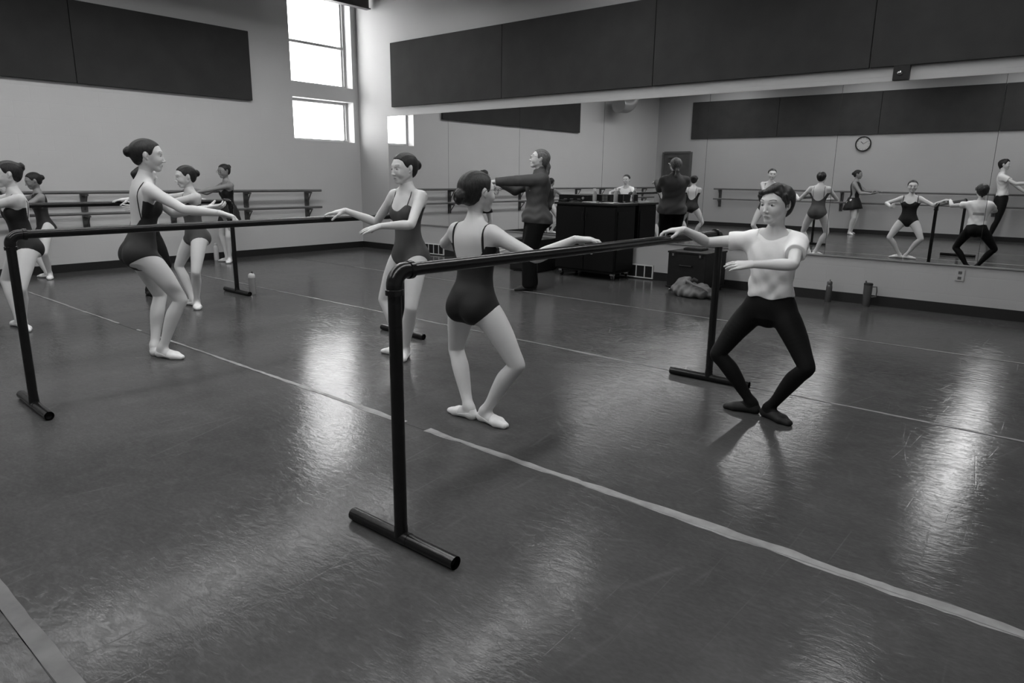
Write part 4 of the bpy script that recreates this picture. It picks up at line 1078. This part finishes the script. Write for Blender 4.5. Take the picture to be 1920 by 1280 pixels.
# ---------------------------------------------------------------- people: building
FD = {s['key']: s for s in FIG}
build_person(FD['g885'], .0036, 'girl in black leotard and glasses seen from behind, bending her knees at the nearest barre', dict(kind='leotard', leo='leo_black', near=True, back=.150, strap=.0065, strapx=.076))
build_person(FD['boy'], .0036, 'boy in white t-shirt and black tights bending his knees, one hand on the nearest barre', dict(kind='boy', near=True, hair='hairb'))
build_person(FD['g745'], .0042, 'girl in grey v-neck leotard facing left at the far end of the middle barre', dict(kind='leotard', leo='leo_grey', back=.14, cut=1.1))
build_person(FD['g270'], .0042, 'tall girl in dark leotard, back to the camera, leaning at the middle barre', dict(kind='leotard', leo='leo_dark', back=.10))
build_person(FD['g345'], .0058, 'girl in grey leotard with bun facing left behind the tall girl', dict(kind='leotard', leo='leo_grey', back=.14))
build_person(FD['wboy'], .0072, 'dancer in white t-shirt and black tights hidden behind the tall girl', dict(kind='boy'))
build_person(FD['g420'], .0072, 'small girl in glasses and short dark skirt at the wall barre', dict(kind='leotard', leo='leo_black', skin='skind', skirt=True, back=.15))
build_person(FD['g65'], .0072, 'small dark haired girl in high-necked leotard at the wall barre on the left', dict(kind='leotard', leo='leo_dark', skin='skind', highneck=True))
build_person(FD['g0'], .0058, 'girl in black leotard cut by the left picture edge, high bun', dict(kind='leotard', leo='leo_black', back=.12))
build_person(FD['teacher'], .0060, 'standing teacher in grey jacket and black trousers, glasses and long grey ponytail, arms stretched forward', dict(kind='teacher', hair='hairg'))
build_person(FD['m1610'], .0085, 'dancer in dark leotard and short skirt by the back wall, seen in the mirror', dict(kind='leotard', leo='leo_black', skin='skind', skirt=True, highneck=True))
build_person(FD['m1893'], .0085, 'tall boy in white t-shirt standing by the back wall, seen in the mirror at right', dict(kind='boy'))

# ---------------------------------------------------------------- soft bag and bottles
t = thing('canvas_bag', 'slouched pale canvas bag on the floor in front of the black rolling case', 'bag', (7.30, -.93, 0), R(-8))
BG = Fld((-.34, -.22, -.01), (.34, .22, .30), .005); AX = (V3(1, 0, 0), V3(0, 1, 0), V3(0, 0, 1))
BG.add(ell((0, 0, .07), AX, (.27, .14, .085)), .01); BG.add(ell((-.10, .02, .12), AX, (.13, .10, .09)), .05); BG.add(ell((.14, 0, .10), AX, (.12, .10, .07)), .05)
BG.add(cone((-.16, .0, .19), (-.06, .02, .20), .022, .03), .03)
X, Y, Z = BG.grid()
d = BG.d+(.010*np.sin(X*28+Y*20)*np.sin(Z*40+X*12)+.005*np.sin(X*70-Z*50)).astype(np.float32); d = np.maximum(d, .001-Z).astype(np.float32)
mesh_of('cloth_body', [to_quads(BG.lo, BG.res, d)], (0, 0, 0), M['canvas'], t)
MB().tube([(-.04, -.06, .17), (.0, -.10, .20), (.10, -.12, .17), (.20, -.12, .15), (.26, -.06, .10)], [.012, .014, .014, .012, .010], 8).build('strap', M['canvas'], t, True)
MB().tube([(.02, -.05, .19), (.05, -.03, .215), (.09, -.02, .20)], [.02, .026, .016], 8).build('cord', M['canvasd'], t, True)
MB().tube([(.24, -.02, .06), (.31, -.04, .03), (.33, -.02, .012), (.27, .02, .010)], .011, 8).build('handle', M['canvasd'], t, True)
def vessel(name, label, cat, loc, prof, m, n=28):
    t = thing(name, label, cat, loc); MB().lathe(prof, n=n).build('body', m, t, True); return t
t = vessel('water_bottle', 'tall dark metal water bottle on the floor against the baseboard', 'bottle', (8.615, -.135, 0), [(.030, 0), (.033, .004), (.033, .17), (.030, .190), (.026, .200)], M['bottled'])
MB().lathe([(.027, .198), (.029, .204), (.029, .228), (.022, .240), (.006, .244)], n=20).build('cap', M['bottled'], t, True)
MB().tube([(.0, -.018, .236), (.0, -.012, .256), (.0, .012, .256), (.0, .018, .236)], .004, 8).build('carry_loop', M['steel'], t, True)
t = vessel('water_jug', 'dark tumbler with a side handle on the floor against the baseboard', 'jug', (9.02, -.145, 0), [(.034, 0), (.036, .004), (.044, .16), (.046, .245)], M['bottled'])
MB().lathe([(.047, .243), (.048, .252), (.042, .262), (.030, .264)], n=24).build('lid', M['black2'], t, True)
MB().tube([(.040, 0, .225), (.085, 0, .228), (.092, 0, .18), (.088, 0, .12), (.042, 0, .11)], .007, 10).build('handle', M['bottled'], t, True)
MB().tube([(-.025, 0, .262), (-.03, 0, .285)], .009, 10).build('spout', M['bottled'], t, True)
t = vessel('water_bottle', 'clear water bottle with white cap standing by the foot of the farthest barre', 'bottle', (3.47, -4.335, 0), [(.034, 0), (.037, .004), (.037, .18), (.034, .195)], M['bottlel'])
MB().lathe([(.037, .192), (.039, .198), (.037, .225), (.024, .242), (.010, .246)], n=20).build('cap', M['white'], t, True)
MB().tube([(.0, .0, .245), (.016, 0, .262), (.03, 0, .245)], .005, 8).build('carry_loop', M['black2'], t, True)
t = vessel('water_bottle', 'plain white bottle standing at the left wall behind the leaning girls', 'bottle', (.10, -3.02, 0), [(.036, 0), (.038, .004), (.038, .20), (.030, .225), (.020, .235)], M['white'])
MB().lathe([(.021, .233), (.023, .238), (.023, .265), (.016, .272)], n=18).build('cap', M['white'], t, True)
bpy.context.view_layer.update()
